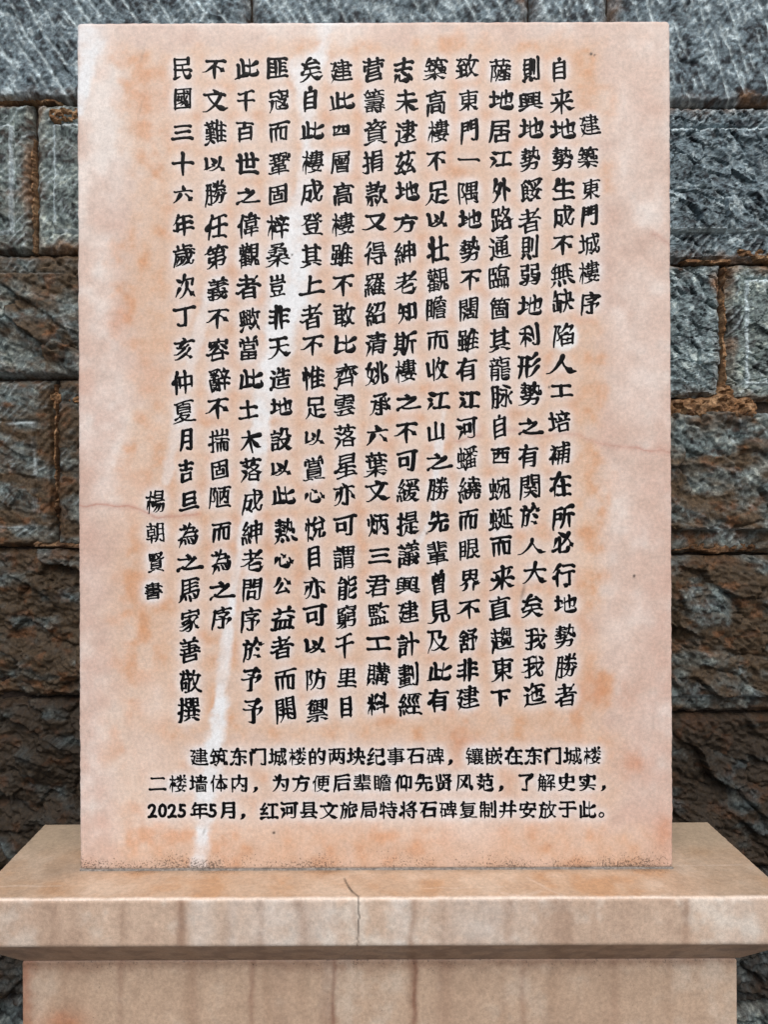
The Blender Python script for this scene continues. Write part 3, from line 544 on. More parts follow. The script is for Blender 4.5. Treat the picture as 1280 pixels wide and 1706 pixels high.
[17,2,57,200,57,31,3,158,102,158,45,162,36,5,162,36,177,33,194,35,198,41,200,54,2,180,150,180,102,2,180,102,107,102,2,107,102,107,150,2,73,169,83,143,3,33,118,31,123,38,161,3,159,200,164,197,192,161,2,124,196,100,158,2,192,161,180,150,2,192,161,206,160,2,180,150,107,150,3,80,154,86,157,100,158,2,100,158,107,150,2,84,35,93,34,5,93,34,108,47,118,62,123,82,125,102],
[11,4,107,31,107,140,105,152,119,198,2,107,44,199,44,3,105,150,94,144,84,128,2,107,85,190,85,4,32,115,29,124,34,154,34,164,2,107,125,191,125,2,73,170,79,154,2,109,165,195,164,2,153,198,161,181,3,161,181,156,155,156,45,2,56,200,56,30],
[13,2,98,36,108,36,3,108,36,142,62,150,66,5,131,200,136,135,144,92,149,80,150,66,8,150,66,168,40,176,35,185,33,193,36,197,44,199,60,197,71,5,35,27,34,36,43,60,48,93,50,166,2,50,166,198,166,3,156,198,165,197,185,183,2,185,183,186,166,5,150,81,160,86,173,110,183,134,192,139,2,63,66,72,60,2,72,60,93,61,4,93,61,97,68,99,79,100,124,2,100,124,49,125],
[10,2,197,141,34,141,5,120,109,113,101,69,91,36,84,26,88,4,197,70,201,57,199,45,194,34,9,194,34,184,31,173,36,163,48,152,68,151,81,146,93,140,125,135,198,3,185,116,163,86,151,81,2,186,174,165,194,3,76,187,76,44,74,34,3,74,34,51,31,41,36,5,29,186,41,182,77,187,102,195,114,193,5,151,68,140,64,114,44,107,42,102,42],
[9,5,34,26,32,36,39,67,42,98,43,180,3,43,180,98,193,106,193,2,42,105,97,105,2,97,105,97,149,2,97,149,42,150,3,199,193,189,195,131,181,5,131,181,130,106,127,81,118,52,107,35,2,199,133,130,133,2,176,133,176,31],
[11,2,89,105,143,105,4,156,155,172,97,181,79,193,60,3,167,122,177,127,192,145,7,29,53,34,53,39,58,58,89,70,125,73,137,73,148,2,73,148,37,149,2,63,192,157,190,3,157,190,153,179,118,156,3,118,156,117,47,114,36,4,114,36,108,34,90,33,76,39,2,152,73,80,73,2,93,136,140,136],
[14,2,108,31,108,128,2,108,128,192,127,3,192,127,192,43,191,34,3,191,34,173,31,164,35,2,108,68,192,68,2,32,97,88,112,2,33,160,86,160,3,61,200,61,50,59,35,4,59,35,54,32,41,31,30,36,2,108,98,192,98,2,114,194,114,156,2,114,156,186,155,2,186,155,186,194,2,186,194,114,194],
[15,4,80,33,88,40,103,67,107,91,6,104,67,111,63,124,46,133,40,155,34,198,33,2,144,38,144,114,2,95,115,197,115,3,27,37,38,32,53,35,3,53,35,55,44,55,200,4,28,97,47,101,75,111,82,119,2,187,78,144,78,2,76,160,31,160,2,104,168,185,168,2,104,168,105,141,2,105,141,185,142,2,185,142,184,194,2,184,194,105,195,2,105,195,104,168],
[15,4,129,32,129,88,138,104,143,128,2,98,30,98,96,2,98,96,194,97,3,194,97,194,40,192,31,3,192,31,182,30,174,35,2,162,31,162,97,3,55,199,55,50,52,33,3,52,33,37,32,29,36,2,91,129,201,129,2,192,190,192,158,2,192,158,100,157,2,100,157,99,191,3,27,97,46,100,78,111,2,76,160,31,160,2,144,200,144,158],
[22,3,134,155,138,148,135,140,4,135,140,128,138,107,138,97,141,3,97,141,95,151,96,195,2,96,195,132,195,2,132,195,133,169,2,133,169,95,168,2,86,69,200,69,2,197,155,199,143,4,199,143,191,138,166,138,158,141,3,158,141,156,150,156,195,2,156,195,194,195,2,194,195,194,168,2,194,168,156,168,2,167,69,167,121,2,120,69,120,121,2,95,104,195,104,2,31,160,76,160,3,56,200,56,42,52,32,3,52,32,39,31,32,35,4,202,32,196,33,168,50,158,50,4,82,33,92,32,119,50,127,53,2,77,114,30,98],
[8,2,88,30,88,196,2,88,86,43,76,2,43,76,42,177,7,124,140,130,135,144,98,162,68,186,42,196,35,204,36,8,184,161,182,146,175,115,158,79,144,59,133,48,114,35,106,36,2,130,162,199,161,4,108,109,109,122,117,136,124,141,3,124,141,136,195,134,203],
[15,2,159,70,159,82,4,159,82,151,90,137,135,131,140,5,159,83,166,90,175,110,184,149,186,163,6,55,168,55,113,53,86,45,58,35,40,29,34,2,32,168,106,168,2,137,164,201,163,3,142,203,143,195,131,141,4,131,141,124,135,116,121,116,113,2,74,184,66,200,4,159,70,151,65,133,46,114,34,2,114,34,105,36,4,159,70,189,40,197,35,203,36,3,60,38,71,32,87,34,3,87,34,93,51,96,127,2,96,127,55,127],
[16,4,203,36,198,34,193,36,162,66,2,142,161,200,161,2,149,198,135,136,4,135,136,128,131,122,120,121,107,2,116,157,34,157,4,100,30,100,146,94,168,96,189,2,96,189,43,190,2,115,65,31,53,2,49,56,49,157,2,49,91,100,91,2,100,124,49,124,4,185,161,176,109,169,87,162,79,2,162,79,162,66,4,162,79,154,86,140,132,135,136,2,117,34,127,33,2,127,33,162,66],
[20,5,70,34,76,31,89,31,95,34,101,40,6,101,40,107,37,122,36,134,44,153,63,161,67,4,101,40,106,84,109,128,108,142,2,108,142,49,143,4,133,137,136,157,141,165,147,199,2,141,164,199,163,3,133,137,127,134,122,127,2,122,127,109,126,4,133,137,139,131,153,89,161,81,2,161,81,161,67,2,32,182,117,182,2,207,36,197,35,4,197,35,186,43,168,63,161,67,5,161,81,168,89,176,111,183,137,186,163,2,58,201,57,168,6,57,168,52,161,49,145,38,126,43,104,43,59,2,43,69,77,69,2,77,69,78,113,2,78,113,40,116,2,93,165,93,201],
[5,9,24,38,39,35,65,45,99,65,117,80,133,98,148,118,162,147,166,164,9,64,164,69,147,86,116,103,93,125,72,147,55,172,43,193,35,205,38,2,33,165,199,165,4,105,202,112,199,121,182,130,179,3,120,182,116,174,115,165],
[13,2,33,133,96,133,4,62,114,76,108,90,87,92,79,2,107,78,114,74,2,114,74,199,90,2,128,184,150,168,2,150,168,150,159,2,118,134,141,119,2,103,192,96,188,3,96,188,85,156,86,149,4,64,200,62,121,64,105,64,31,2,175,201,175,31,3,28,191,35,185,42,156,4,62,114,51,106,30,63,29,52],
[12,3,202,197,191,198,138,182,6,138,182,136,176,136,133,134,84,127,55,113,31,2,100,78,100,198,2,100,112,49,112,2,30,78,115,78,2,49,78,49,198,2,114,174,34,174,2,180,133,180,30,2,137,133,199,133,4,55,60,40,38,37,35,30,35,3,82,62,90,59,100,45,2,100,143,49,143],
[6,2,194,165,36,165,3,118,165,118,174,122,183,2,122,183,114,200,8,92,164,89,119,82,91,75,74,64,57,54,46,40,35,31,35,2,89,119,174,119,7,174,119,168,59,161,38,152,33,131,32,123,33,112,40],
[12,4,126,64,132,65,141,61,174,40,3,140,121,146,120,167,104,6,105,137,114,137,124,147,137,163,147,180,153,185,2,153,185,155,201,4,153,185,160,181,174,161,195,139,2,195,139,208,139,5,33,29,33,38,41,55,49,92,53,167,2,33,167,100,167,2,52,127,92,125,7,92,125,88,61,84,41,79,36,74,34,65,34,57,40,3,52,202,61,199,70,185,2,70,185,66,167],
[13,2,197,174,128,174,2,34,167,96,167,5,191,43,179,60,169,82,161,112,156,140,4,167,97,176,101,194,116,200,117,6,54,167,55,127,51,91,46,65,32,36,33,29,3,72,182,68,186,63,200,2,162,60,157,52,3,157,52,139,44,125,41,3,125,41,125,129,126,135,4,126,135,156,141,186,152,197,151,4,103,146,110,149,127,174,133,200,7,57,38,66,33,73,32,80,34,85,40,89,76,90,127,2,90,127,55,127],
[7,2,168,136,64,136,2,194,40,35,40,2,168,136,168,83,2,168,83,64,83,2,64,83,64,188,2,64,188,167,188,2,167,188,168,136],
[12,2,35,36,196,36,4,27,82,38,83,53,100,61,103,2,115,36,115,115,2,58,70,174,70,2,57,164,174,164,2,183,102,61,103,2,61,103,65,119,2,57,164,57,136,3,57,136,64,134,174,136,2,174,136,174,192,2,174,192,57,193,2,57,193,57,164],
[13,2,114,102,114,200,2,46,122,186,122,2,199,167,33,167,2,53,188,172,188,2,172,188,172,145,3,172,145,166,144,52,144,2,33,100,199,100,2,59,58,174,58,2,59,58,59,35,2,59,35,174,35,2,174,35,172,79,2,172,79,61,80,2,61,80,59,58],
[16,2,171,70,62,70,2,115,125,115,175,2,62,31,63,98,2,63,98,170,98,2,170,98,170,39,2,170,39,62,39,3,70,161,76,158,88,142,4,83,176,83,193,77,200,70,202,4,137,139,143,142,155,157,163,161,2,161,203,154,201,3,154,201,144,187,142,177,2,115,125,50,125,2,50,125,49,174,3,49,174,141,177,182,175,2,182,175,182,125,2,182,125,115,125],
[6,3,131,34,153,32,168,36,3,168,36,172,55,171,189,2,171,189,64,189,5,64,189,64,125,62,95,52,63,37,38,2,172,93,62,93,2,64,141,172,141],
[8,2,196,174,35,174,2,173,103,74,103,3,76,139,86,137,172,137,3,172,137,173,49,170,34,3,170,34,148,31,138,35,6,74,31,74,121,72,132,85,166,94,181,99,198,2,74,70,173,70,4,34,100,44,107,60,125,71,129],
[17,2,104,122,38,122,2,70,151,70,200,2,34,178,109,178,2,134,96,192,96,3,160,37,171,31,189,34,3,189,34,192,46,191,191,2,191,191,135,191,6,135,191,133,93,127,63,118,45,112,35,105,32,2,192,143,135,143,2,31,65,111,64,2,111,64,122,55,2,70,92,70,31,2,104,122,103,95,3,103,95,71,93,39,94,2,39,94,38,148,3,38,148,70,150,103,149,2,103,149,104,122],
[3,2,115,199,115,32,7,194,151,124,150,102,131,81,101,58,75,37,58,32,57,8,36,151,108,150,129,130,154,96,169,80,192,60,197,57,201,58],
[4,7,29,47,37,46,52,55,78,76,101,102,127,117,196,118,2,115,32,115,198,2,51,167,182,167,7,205,48,195,46,181,54,155,74,125,106,105,117,35,118],
[7,5,115,200,115,118,117,106,115,96,115,32,2,64,154,75,132,2,156,128,171,156,2,188,176,44,176,6,118,107,101,98,79,74,60,58,39,44,29,44,5,34,111,102,111,117,107,134,111,198,111,6,118,107,128,102,151,75,174,56,194,43,206,44],
[12,4,128,87,134,76,151,61,193,36,2,193,36,205,39,2,195,182,36,182,3,114,32,114,77,109,87,3,109,87,114,97,114,199,5,29,39,39,37,60,48,80,62,109,86,2,53,121,180,121,2,128,87,53,91,2,53,91,53,151,2,53,151,179,151,2,179,151,179,91,3,179,91,138,90,128,87],
[22,5,131,78,137,66,165,48,193,36,207,38,5,198,80,140,80,125,78,91,80,34,80,4,125,122,134,123,144,120,148,116,2,148,116,167,115,3,167,115,172,111,193,102,3,115,32,115,91,121,103,2,121,103,113,107,3,121,103,143,109,149,115,5,66,115,59,108,40,100,35,100,27,103,4,43,125,59,121,67,115,79,115,3,79,115,91,106,99,106,5,27,37,39,35,63,46,95,67,100,78,4,79,115,81,121,91,131,94,140,2,94,140,37,141,5,64,178,72,180,92,177,103,174,107,170,5,47,158,58,156,81,159,101,164,107,169,2,107,169,131,170,4,131,170,138,166,163,157,173,158,4,156,194,151,184,137,176,132,170,3,58,195,157,194,163,195,2,123,141,183,140,4,183,140,181,131,170,121,167,115],
[11,2,149,31,149,121,2,103,79,193,79,2,200,121,98,121,3,164,122,167,136,176,160,2,83,162,34,162,4,30,67,31,79,48,121,58,131,2,193,176,103,176,4,60,201,58,131,60,121,60,31,4,111,164,119,159,127,140,132,136,5,80,103,80,111,72,127,67,130,58,131,4,150,176,149,190,143,200,137,202],
[18,3,62,31,60,133,62,201,2,34,158,86,158,4,61,126,75,119,85,102,86,94,2,61,126,50,121,4,50,121,42,97,30,74,30,64,5,137,91,135,81,128,69,116,55,99,40,2,117,91,194,91,5,194,91,195,74,188,38,182,31,166,30,2,114,167,186,167,3,92,73,108,87,117,91,2,117,91,124,116,2,200,117,99,117,5,131,32,137,33,149,48,164,76,167,91,2,114,167,115,140,2,115,140,186,141,2,186,141,186,194,2,186,194,116,194,2,116,194,114,167],
[17,5,196,162,163,162,149,159,133,162,98,162,2,145,113,137,109,4,137,109,132,98,122,84,116,65,3,116,65,138,55,142,50,4,142,50,155,50,188,34,197,35,4,156,50,159,58,172,76,174,91,2,118,178,110,192,6,202,127,196,125,191,127,168,143,157,155,149,158,2,77,162,34,162,5,58,201,58,149,55,125,58,116,58,31,2,197,92,94,92,5,146,200,146,167,148,159,146,149,146,123,4,91,125,100,125,132,150,149,158,4,79,103,79,113,70,129,57,136,3,184,200,184,193,175,177,4,30,65,31,80,46,118,55,124,5,86,36,97,32,117,36,135,42,142,50],
[23,4,57,130,46,120,31,80,29,68,3,58,31,57,132,58,201,4,133,103,129,89,118,75,113,59,4,113,59,119,55,137,50,141,45,2,199,35,190,32,3,190,32,160,45,141,45,5,141,45,134,38,114,33,94,30,85,33,3,160,46,172,68,174,81,2,94,169,199,169,5,57,130,65,131,70,128,79,111,78,103,2,34,162,76,162,2,90,81,201,81,2,145,106,145,201,2,145,147,105,149,2,105,149,105,189,2,105,189,187,188,2,187,188,186,148,2,186,148,145,147,2,145,127,101,126,2,101,126,101,106,3,101,106,132,104,191,106,2,191,106,191,126,2,191,126,145,127],
[8,2,107,167,189,165,4,189,165,188,152,179,126,180,118,3,85,127,106,168,111,201,2,67,104,36,55,2,205,38,193,36,5,193,36,169,55,154,76,145,96,137,102,2,64,167,38,184,7,69,34,78,34,90,41,107,55,121,72,137,103,137,140],
[14,3,43,79,43,72,32,46,2,107,152,37,152,4,198,36,182,52,164,88,158,92,3,142,199,137,166,121,127,3,121,127,102,125,39,125,3,72,96,72,47,70,32,3,70,32,57,30,47,36,2,30,97,113,97,2,72,152,72,199,5,124,34,141,56,152,86,158,93,158,134,2,109,55,100,75,2,33,182,111,182,3,187,125,194,148,195,163,2,195,163,137,165],
[23,2,53,117,40,117,3,56,60,41,38,33,33,2,123,131,135,131,4,135,131,152,169,156,198,155,203,2,92,182,71,182,3,193,126,192,130,199,168,2,29,79,131,79,2,52,153,39,153,2,104,61,118,45,2,123,153,108,153,2,107,189,124,189,2,124,189,120,79,4,166,94,160,88,150,60,129,29,4,202,34,187,53,172,89,166,95,2,166,95,165,143,3,152,168,198,168,208,173,2,107,117,121,116,2,90,79,90,148,2,90,148,72,149,2,72,149,70,195,3,70,195,57,196,38,187,2,38,187,40,79,2,70,123,70,79],
[6,2,85,46,85,200,2,85,139,113,139,2,48,158,48,40,3,34,36,51,40,115,50,11,198,76,201,67,201,58,198,45,193,40,184,37,155,37,147,39,142,43,139,60,139,200,3,139,127,154,130,191,152],
[17,2,118,156,118,200,5,156,56,155,66,150,76,142,110,138,155,3,156,68,165,74,180,103,2,68,103,119,103,2,67,190,67,156,4,165,152,170,144,179,137,180,126,2,118,184,179,184,4,156,56,148,53,124,34,117,34,7,156,56,173,36,186,32,192,34,196,40,198,51,196,60,2,195,126,47,126,5,47,126,45,75,40,51,34,34,34,28,3,34,156,155,156,165,152,3,165,152,174,156,197,156,2,72,82,63,60,2,95,102,95,63,2,95,63,103,55,5,62,32,74,34,97,48,112,63,121,80],
[5,4,192,158,187,157,148,129,131,124,3,100,54,63,43,49,42,2,49,42,49,197,11,191,87,196,75,195,61,191,45,187,39,175,36,148,36,137,38,133,42,130,59,130,199,2,49,138,99,138],
[7,12,114,145,118,109,125,86,134,67,146,50,156,41,166,36,182,35,187,38,190,46,192,56,189,64,2,46,145,173,146,2,173,146,174,189,2,174,189,47,190,2,47,190,47,37,3,47,37,64,40,103,51,2,188,102,46,102],
[6,2,142,181,142,44,2,99,181,188,181,2,199,44,89,44,2,34,141,58,128,3,70,91,69,86,41,38,2,69,182,44,195],
[8,5,200,188,88,188,79,184,68,182,41,195,2,32,141,57,127,2,96,73,97,145,2,97,145,145,145,2,145,145,145,86,2,145,86,96,86,3,67,91,66,85,39,38,6,185,187,184,39,178,33,153,31,146,32,135,37],
[13,3,40,38,62,86,62,93,2,86,186,192,186,3,152,35,161,30,177,32,5,177,32,180,37,181,49,181,107,180,113,2,180,113,96,113,2,96,113,95,31,2,181,60,95,60,2,137,200,137,139,2,89,162,186,162,2,77,137,199,137,3,40,194,44,194,61,184,2,181,88,95,88,2,33,142,52,131],
[11,5,34,36,47,59,57,87,59,119,59,199,4,57,84,67,79,79,61,80,56,4,165,35,173,30,186,31,193,34,3,193,34,195,41,195,148,2,195,148,104,148,2,104,148,104,30,3,79,128,78,136,85,165,4,37,161,36,143,31,123,34,116,4,124,74,136,89,148,117,149,189,2,101,189,197,189,3,177,78,157,112,149,116],
[16,3,129,48,123,67,117,72,4,46,34,57,54,61,65,61,70,3,64,201,69,197,79,183,2,79,183,76,166,2,131,204,123,200,4,123,200,114,174,98,145,95,132,4,95,132,88,128,74,111,68,96,3,95,132,104,130,178,130,2,159,131,163,166,2,163,166,40,166,7,146,36,155,31,164,30,176,31,183,35,190,60,193,94,4,193,94,66,95,57,92,33,74,2,174,94,178,130,2,187,137,178,130,3,146,76,152,74,162,57,2,91,67,95,40],
[13,2,169,82,169,177,2,192,130,40,130,4,31,29,37,32,43,40,54,60,3,143,33,136,55,126,61,2,132,82,132,177,2,96,82,96,177,3,61,82,61,163,58,171,3,64,179,74,177,191,177,3,70,202,64,181,58,171,4,58,171,49,168,37,156,33,155,4,169,63,179,59,197,33,205,29,2,197,82,34,82,3,95,35,92,56,89,59],
[18,3,34,78,106,86,119,80,5,119,80,132,97,141,119,147,157,148,201,2,89,145,108,134,4,174,59,180,54,195,32,205,29,2,103,113,39,113,2,33,132,56,143,3,163,105,160,115,125,140,2,71,84,71,126,3,95,34,92,50,87,56,2,34,161,108,161,5,52,60,52,53,44,40,38,32,32,29,2,41,188,101,188,2,71,200,71,162,2,125,172,180,171,6,180,171,181,122,184,93,189,81,193,79,199,80,3,199,80,203,97,199,111,3,147,31,141,35,135,55,2,135,55,127,59],
[11,2,87,104,33,88,3,31,129,38,158,40,184,2,39,159,83,159,2,65,199,65,31,2,190,179,113,179,2,198,102,104,102,2,101,139,199,139,3,112,82,119,79,133,60,4,141,36,153,31,168,32,174,35,3,174,35,175,46,175,139,2,151,139,151,200],
[6,2,197,37,34,37,2,60,163,187,162,2,116,199,116,37,4,66,201,68,194,60,163,38,132,2,38,132,30,130,2,180,103,56,103],
[12,4,137,125,142,114,159,100,194,82,2,194,82,203,85,2,54,161,176,161,5,28,84,40,83,65,95,88,113,94,125,3,149,32,149,84,162,98,2,115,194,115,127,6,46,34,52,32,58,35,76,49,84,67,85,85,4,137,125,115,127,93,125,54,127,2,54,127,55,194,2,55,194,176,194,2,176,194,175,127,2,175,127,137,125],
[17,5,183,201,174,198,169,193,162,182,162,170,2,115,170,115,200,2,180,62,53,62,2,193,143,192,170,2,192,170,40,170,2,40,170,40,143,2,116,36,116,89,4,69,170,67,186,59,197,50,200,3,73,144,71,134,72,114,2,72,114,161,114,2,161,114,161,143,2,161,143,73,144,2,180,62,180,35,2,180,35,53,35,2,53,35,53,89,2,53,89,180,89,2,180,89,180,62],
[18,2,197,35,34,35,3,140,36,142,47,150,62,6,155,154,142,146,87,146,80,151,64,157,45,171,3,42,194,92,194,97,192,6,97,192,95,181,86,166,63,142,36,124,24,124,2,172,198,143,176,3,125,199,136,180,144,175,3,144,175,146,167,155,154,2,82,62,88,50,3,88,50,85,44,84,35,2,88,50,95,47,3,196,174,190,172,165,151,5,209,127,197,125,189,129,169,143,164,151,2,164,151,155,154,2,65,116,65,78,2,65,78,163,79,2,163,79,163,115,2,163,115,65,116],
[7,2,174,94,58,94,2,174,31,174,145,2,174,145,59,144,2,59,144,58,31,2,174,43,58,43,2,113,188,107,145,2,36,189,195,189],
[10,2,62,169,69,199,4,134,122,137,120,159,89,166,86,7,144,36,151,34,173,35,180,39,184,45,190,80,193,168,2,193,168,133,170,2,40,36,41,169,2,41,169,95,168,2,95,168,95,51,2,95,51,40,51,3,116,139,134,172,140,201,2,95,113,40,113],
[11,2,199,36,31,36,2,195,162,35,162,3,149,162,149,177,162,199,2,58,36,58,99,2,58,99,174,98,2,174,98,174,36,2,192,117,143,138,4,82,162,83,180,71,197,63,201,2,96,36,96,98,4,34,115,45,114,85,138,89,139,2,135,36,135,98],
[17,2,134,85,134,36,2,175,36,174,84,2,174,84,56,85,2,56,85,56,36,3,125,146,141,173,147,201,2,76,194,76,168,2,110,194,39,193,2,39,193,39,111,3,39,111,45,109,113,109,2,76,110,76,138,2,95,85,95,36,2,39,139,104,140,2,104,140,104,167,2,104,167,39,167,2,199,36,32,36,2,199,172,141,172,3,180,119,157,142,149,144],
[6,2,174,33,174,188,2,174,188,55,188,2,55,188,54,33,2,174,46,54,46,2,174,93,54,93,2,174,140,54,140],
[9,2,37,183,193,183,2,108,154,113,201,2,61,38,61,153,2,61,153,171,153,2,171,153,171,38,2,61,68,171,68,2,199,37,32,37,2,61,97,171,97,2,61,125,171,125],
[17,2,195,95,163,74,2,37,46,37,187,2,37,187,79,187,2,79,187,78,63,2,78,63,37,63,2,79,147,37,147,2,79,106,37,106,2,205,38,196,36,5,196,36,183,44,171,57,165,65,164,73,4,164,73,158,78,152,89,145,116,2,110,117,187,118,2,187,118,186,191,2,186,191,110,192,2,110,192,111,37,2,111,37,147,45,2,147,45,152,53,2,110,155,187,155],
[22,2,37,46,37,188,2,37,188,75,188,2,75,188,75,64,2,75,64,37,63,2,123,82,190,82,2,37,106,75,106,3,200,168,114,168,106,170,5,89,33,97,62,100,97,101,152,100,162,3,157,169,162,186,162,192,2,162,192,120,193,3,120,193,109,180,100,162,3,75,160,91,160,100,162,2,37,147,75,147,2,193,140,171,153,2,114,120,200,120,3,118,138,124,140,143,153,2,190,101,124,101,2,159,121,156,134,2,125,37,190,37,3,190,37,191,56,189,61,2,189,61,125,61,2,125,61,125,37],
[10,7,205,36,192,32,181,35,155,45,139,57,116,86,114,124,6,46,165,56,161,66,163,83,162,159,166,167,169,4,65,164,71,176,97,200,107,203,3,66,126,76,124,181,124,3,192,152,177,165,166,169,4,166,169,159,181,149,189,141,190,6,117,83,107,75,95,60,79,48,42,33,28,35,3,34,84,116,83,197,84,4,40,106,46,107,59,122,66,126,2,66,126,71,145],
[9,4,34,139,33,147,48,175,52,199,2,105,174,48,174,5,73,173,73,126,70,91,55,58,35,36,5,70,91,80,87,86,81,106,57,107,50,2,132,36,132,182,2,132,182,189,182,2,189,182,189,40,2,132,52,189,52,2,32,120,110,120],
[5,5,71,32,71,118,74,132,92,169,95,184,2,71,45,183,45,2,183,32,183,117,4,183,117,78,118,59,108,34,83,2,194,185,36,185],
[15,6,148,202,151,171,149,125,136,97,125,87,119,87,2,192,149,111,149,2,32,189,91,189,3,42,104,32,98,30,84,2,168,98,168,31,4,55,189,43,107,46,96,46,41,2,102,70,199,70,2,46,58,84,58,2,84,58,84,129,2,84,129,46,130,2,192,149,192,116,2,192,116,111,118,2,111,118,111,180,2,111,180,192,180,2,192,180,192,149],
[21,2,142,118,76,113,2,111,117,111,189,2,81,165,140,165,4,27,37,39,36,70,55,80,57,2,199,71,33,71,2,54,94,176,94,2,137,143,111,143,4,149,54,158,54,191,37,199,37,2,137,190,91,191,4,52,110,51,155,54,163,62,174,2,115,70,113,32,4,113,32,107,30,94,29,88,32,2,93,200,91,191,2,91,191,79,180,2,86,114,86,145,2,179,124,191,123,3,191,123,193,134,193,193,2,193,193,158,193,2,158,193,158,110,3,51,154,41,151,32,145,4,27,180,35,180,57,200,64,202],
[21,2,76,133,77,148,6,144,36,151,32,164,30,181,34,187,46,192,77,2,192,77,128,78,2,128,78,134,106,2,134,106,185,107,2,185,107,186,134,2,186,134,129,135,3,108,202,114,199,118,188,2,48,113,104,113,3,82,31,96,32,102,34,4,102,34,104,45,104,126,102,132,2,102,132,49,132,2,49,132,48,74,2,39,170,40,185,3,40,185,118,187,192,185,2,192,185,192,172,3,131,169,141,170,182,154,6,98,171,90,170,70,159,52,152,45,151,38,153,5,89,72,85,63,66,49,41,37,30,38,2,104,72,34,73,2,104,93,48,93],
[17,5,114,31,114,71,112,81,114,92,114,144,4,25,159,38,162,52,181,58,185,2,58,185,62,202,2,58,185,111,184,5,111,80,81,54,62,42,45,33,35,35,2,113,161,120,163,3,120,163,137,187,139,202,2,84,163,78,183,2,195,88,187,81,3,199,184,162,184,137,186,2,187,81,52,82,2,52,82,55,113,2,55,113,182,114,2,182,114,182,143,2,182,143,48,145,3,162,183,165,173,173,163,7,146,43,153,39,161,39,173,39,178,42,184,54,187,81],
[17,2,136,181,197,180,3,118,154,136,182,139,200,3,131,99,139,93,153,76,4,30,151,36,154,50,175,57,181,2,57,181,61,200,2,57,181,107,180,3,161,179,164,167,171,154,2,64,132,64,67,2,36,132,91,132,2,75,35,85,34,5,85,34,98,45,110,65,115,92,115,133,2,115,133,173,134,3,173,134,174,48,177,36,3,177,36,192,34,201,37,3,201,37,203,46,200,55,2,32,60,93,72,2,76,179,84,152],
[22,2,28,162,34,163,3,34,163,47,181,53,186,3,53,186,56,199,65,205,2,114,130,114,94,2,114,94,85,92,2,85,92,85,60,2,85,60,147,60,2,147,60,147,92,2,147,92,114,94,2,161,149,162,164,2,162,164,156,182,4,111,149,112,164,125,182,131,186,3,131,186,135,199,144,205,2,71,149,75,165,2,75,165,70,182,3,53,186,70,183,107,184,2,156,120,74,120,3,131,186,155,183,200,184,2,47,36,185,36,2,185,36,185,149,2,185,149,47,148,2,47,148,47,36],
[24,5,26,41,37,38,66,48,96,65,103,75,2,56,201,53,188,3,53,188,46,183,33,168,3,115,31,115,92,95,115,3,95,115,65,113,33,107,2,93,149,34,149,3,81,99,92,98,104,105,2,156,185,162,168,3,132,188,155,185,200,186,3,199,126,203,117,200,104,3,200,104,188,101,178,103,3,178,103,175,112,173,149,2,173,149,119,149,3,119,149,115,121,104,105,2,64,113,64,148,6,33,78,95,78,109,75,127,75,136,78,199,78,3,155,115,146,123,135,128,4,105,168,111,169,125,184,132,188,2,118,176,106,186,3,106,186,60,186,53,188,2,132,188,135,201,3,69,186,73,170,80,164,5,128,75,133,67,143,59,168,47,195,37,2,195,37,205,42],
[34,5,53,191,70,188,106,189,113,183,116,177,3,53,191,47,188,35,175,2,35,175,27,175,2,53,191,56,201,2,78,173,73,176,2,73,176,70,188,3,169,111,123,111,115,109,3,115,109,107,111,62,111,2,103,176,116,177,2,112,60,199,60,2,192,111,194,125,3,194,125,189,127,31,127,2,115,147,116,177,2,39,159,193,159,2,133,40,126,47,2,126,47,125,60,2,167,173,161,175,2,161,175,156,188,2,114,109,114,98,3,144,34,156,29,170,31,3,170,31,173,40,173,77,3,133,191,157,188,200,189,3,52,144,107,144,116,147,3,116,147,123,144,180,144,3,179,96,121,96,114,98,3,114,98,106,96,50,96,2,134,200,133,191,3,133,191,125,187,116,177,3,201,79,180,79,172,77,3,172,77,165,79,30,79,2,95,41,46,41,2,46,41,47,63,2,47,63,95,63,2,95,63,95,41],
[15,2,90,53,82,78,2,109,77,109,168,2,109,168,192,169,2,192,169,193,85,2,193,85,109,85,2,151,31,151,201,2,193,127,109,127,2,61,73,65,41,3,37,72,31,39,33,32,2,81,125,90,95,2,64,142,36,142,4,36,142,39,153,61,192,64,201,2,86,103,40,99,4,40,99,44,110,60,131,64,142,3,64,142,71,147,82,165],
[17,2,84,78,92,52,3,83,167,71,147,64,143,4,64,143,61,132,46,113,41,100,3,65,199,40,155,37,143,2,37,143,64,143,2,111,190,193,189,7,193,189,190,149,186,132,182,128,176,127,164,127,157,131,2,62,72,66,42,6,107,125,116,125,127,136,134,146,142,170,144,190,2,25,101,34,97,2,34,97,88,104,4,93,95,88,106,84,123,80,127,3,38,72,31,39,33,32,2,187,39,117,39,2,117,39,116,97,2,116,97,187,97,2,187,97,187,39],
[17,2,79,78,87,55,2,99,35,199,35,2,150,36,150,87,4,192,111,175,140,176,148,190,170,2,192,87,110,87,2,198,190,106,190,3,81,169,71,149,63,143,4,63,143,60,132,43,110,40,99,3,78,125,85,103,91,93,3,64,198,39,153,36,143,2,36,143,63,143,3,84,103,35,98,27,100,4,158,110,140,140,142,147,156,170,2,156,170,164,174,3,56,74,60,71,64,42,4,124,109,106,140,108,148,120,170,3,33,32,31,38,38,72],
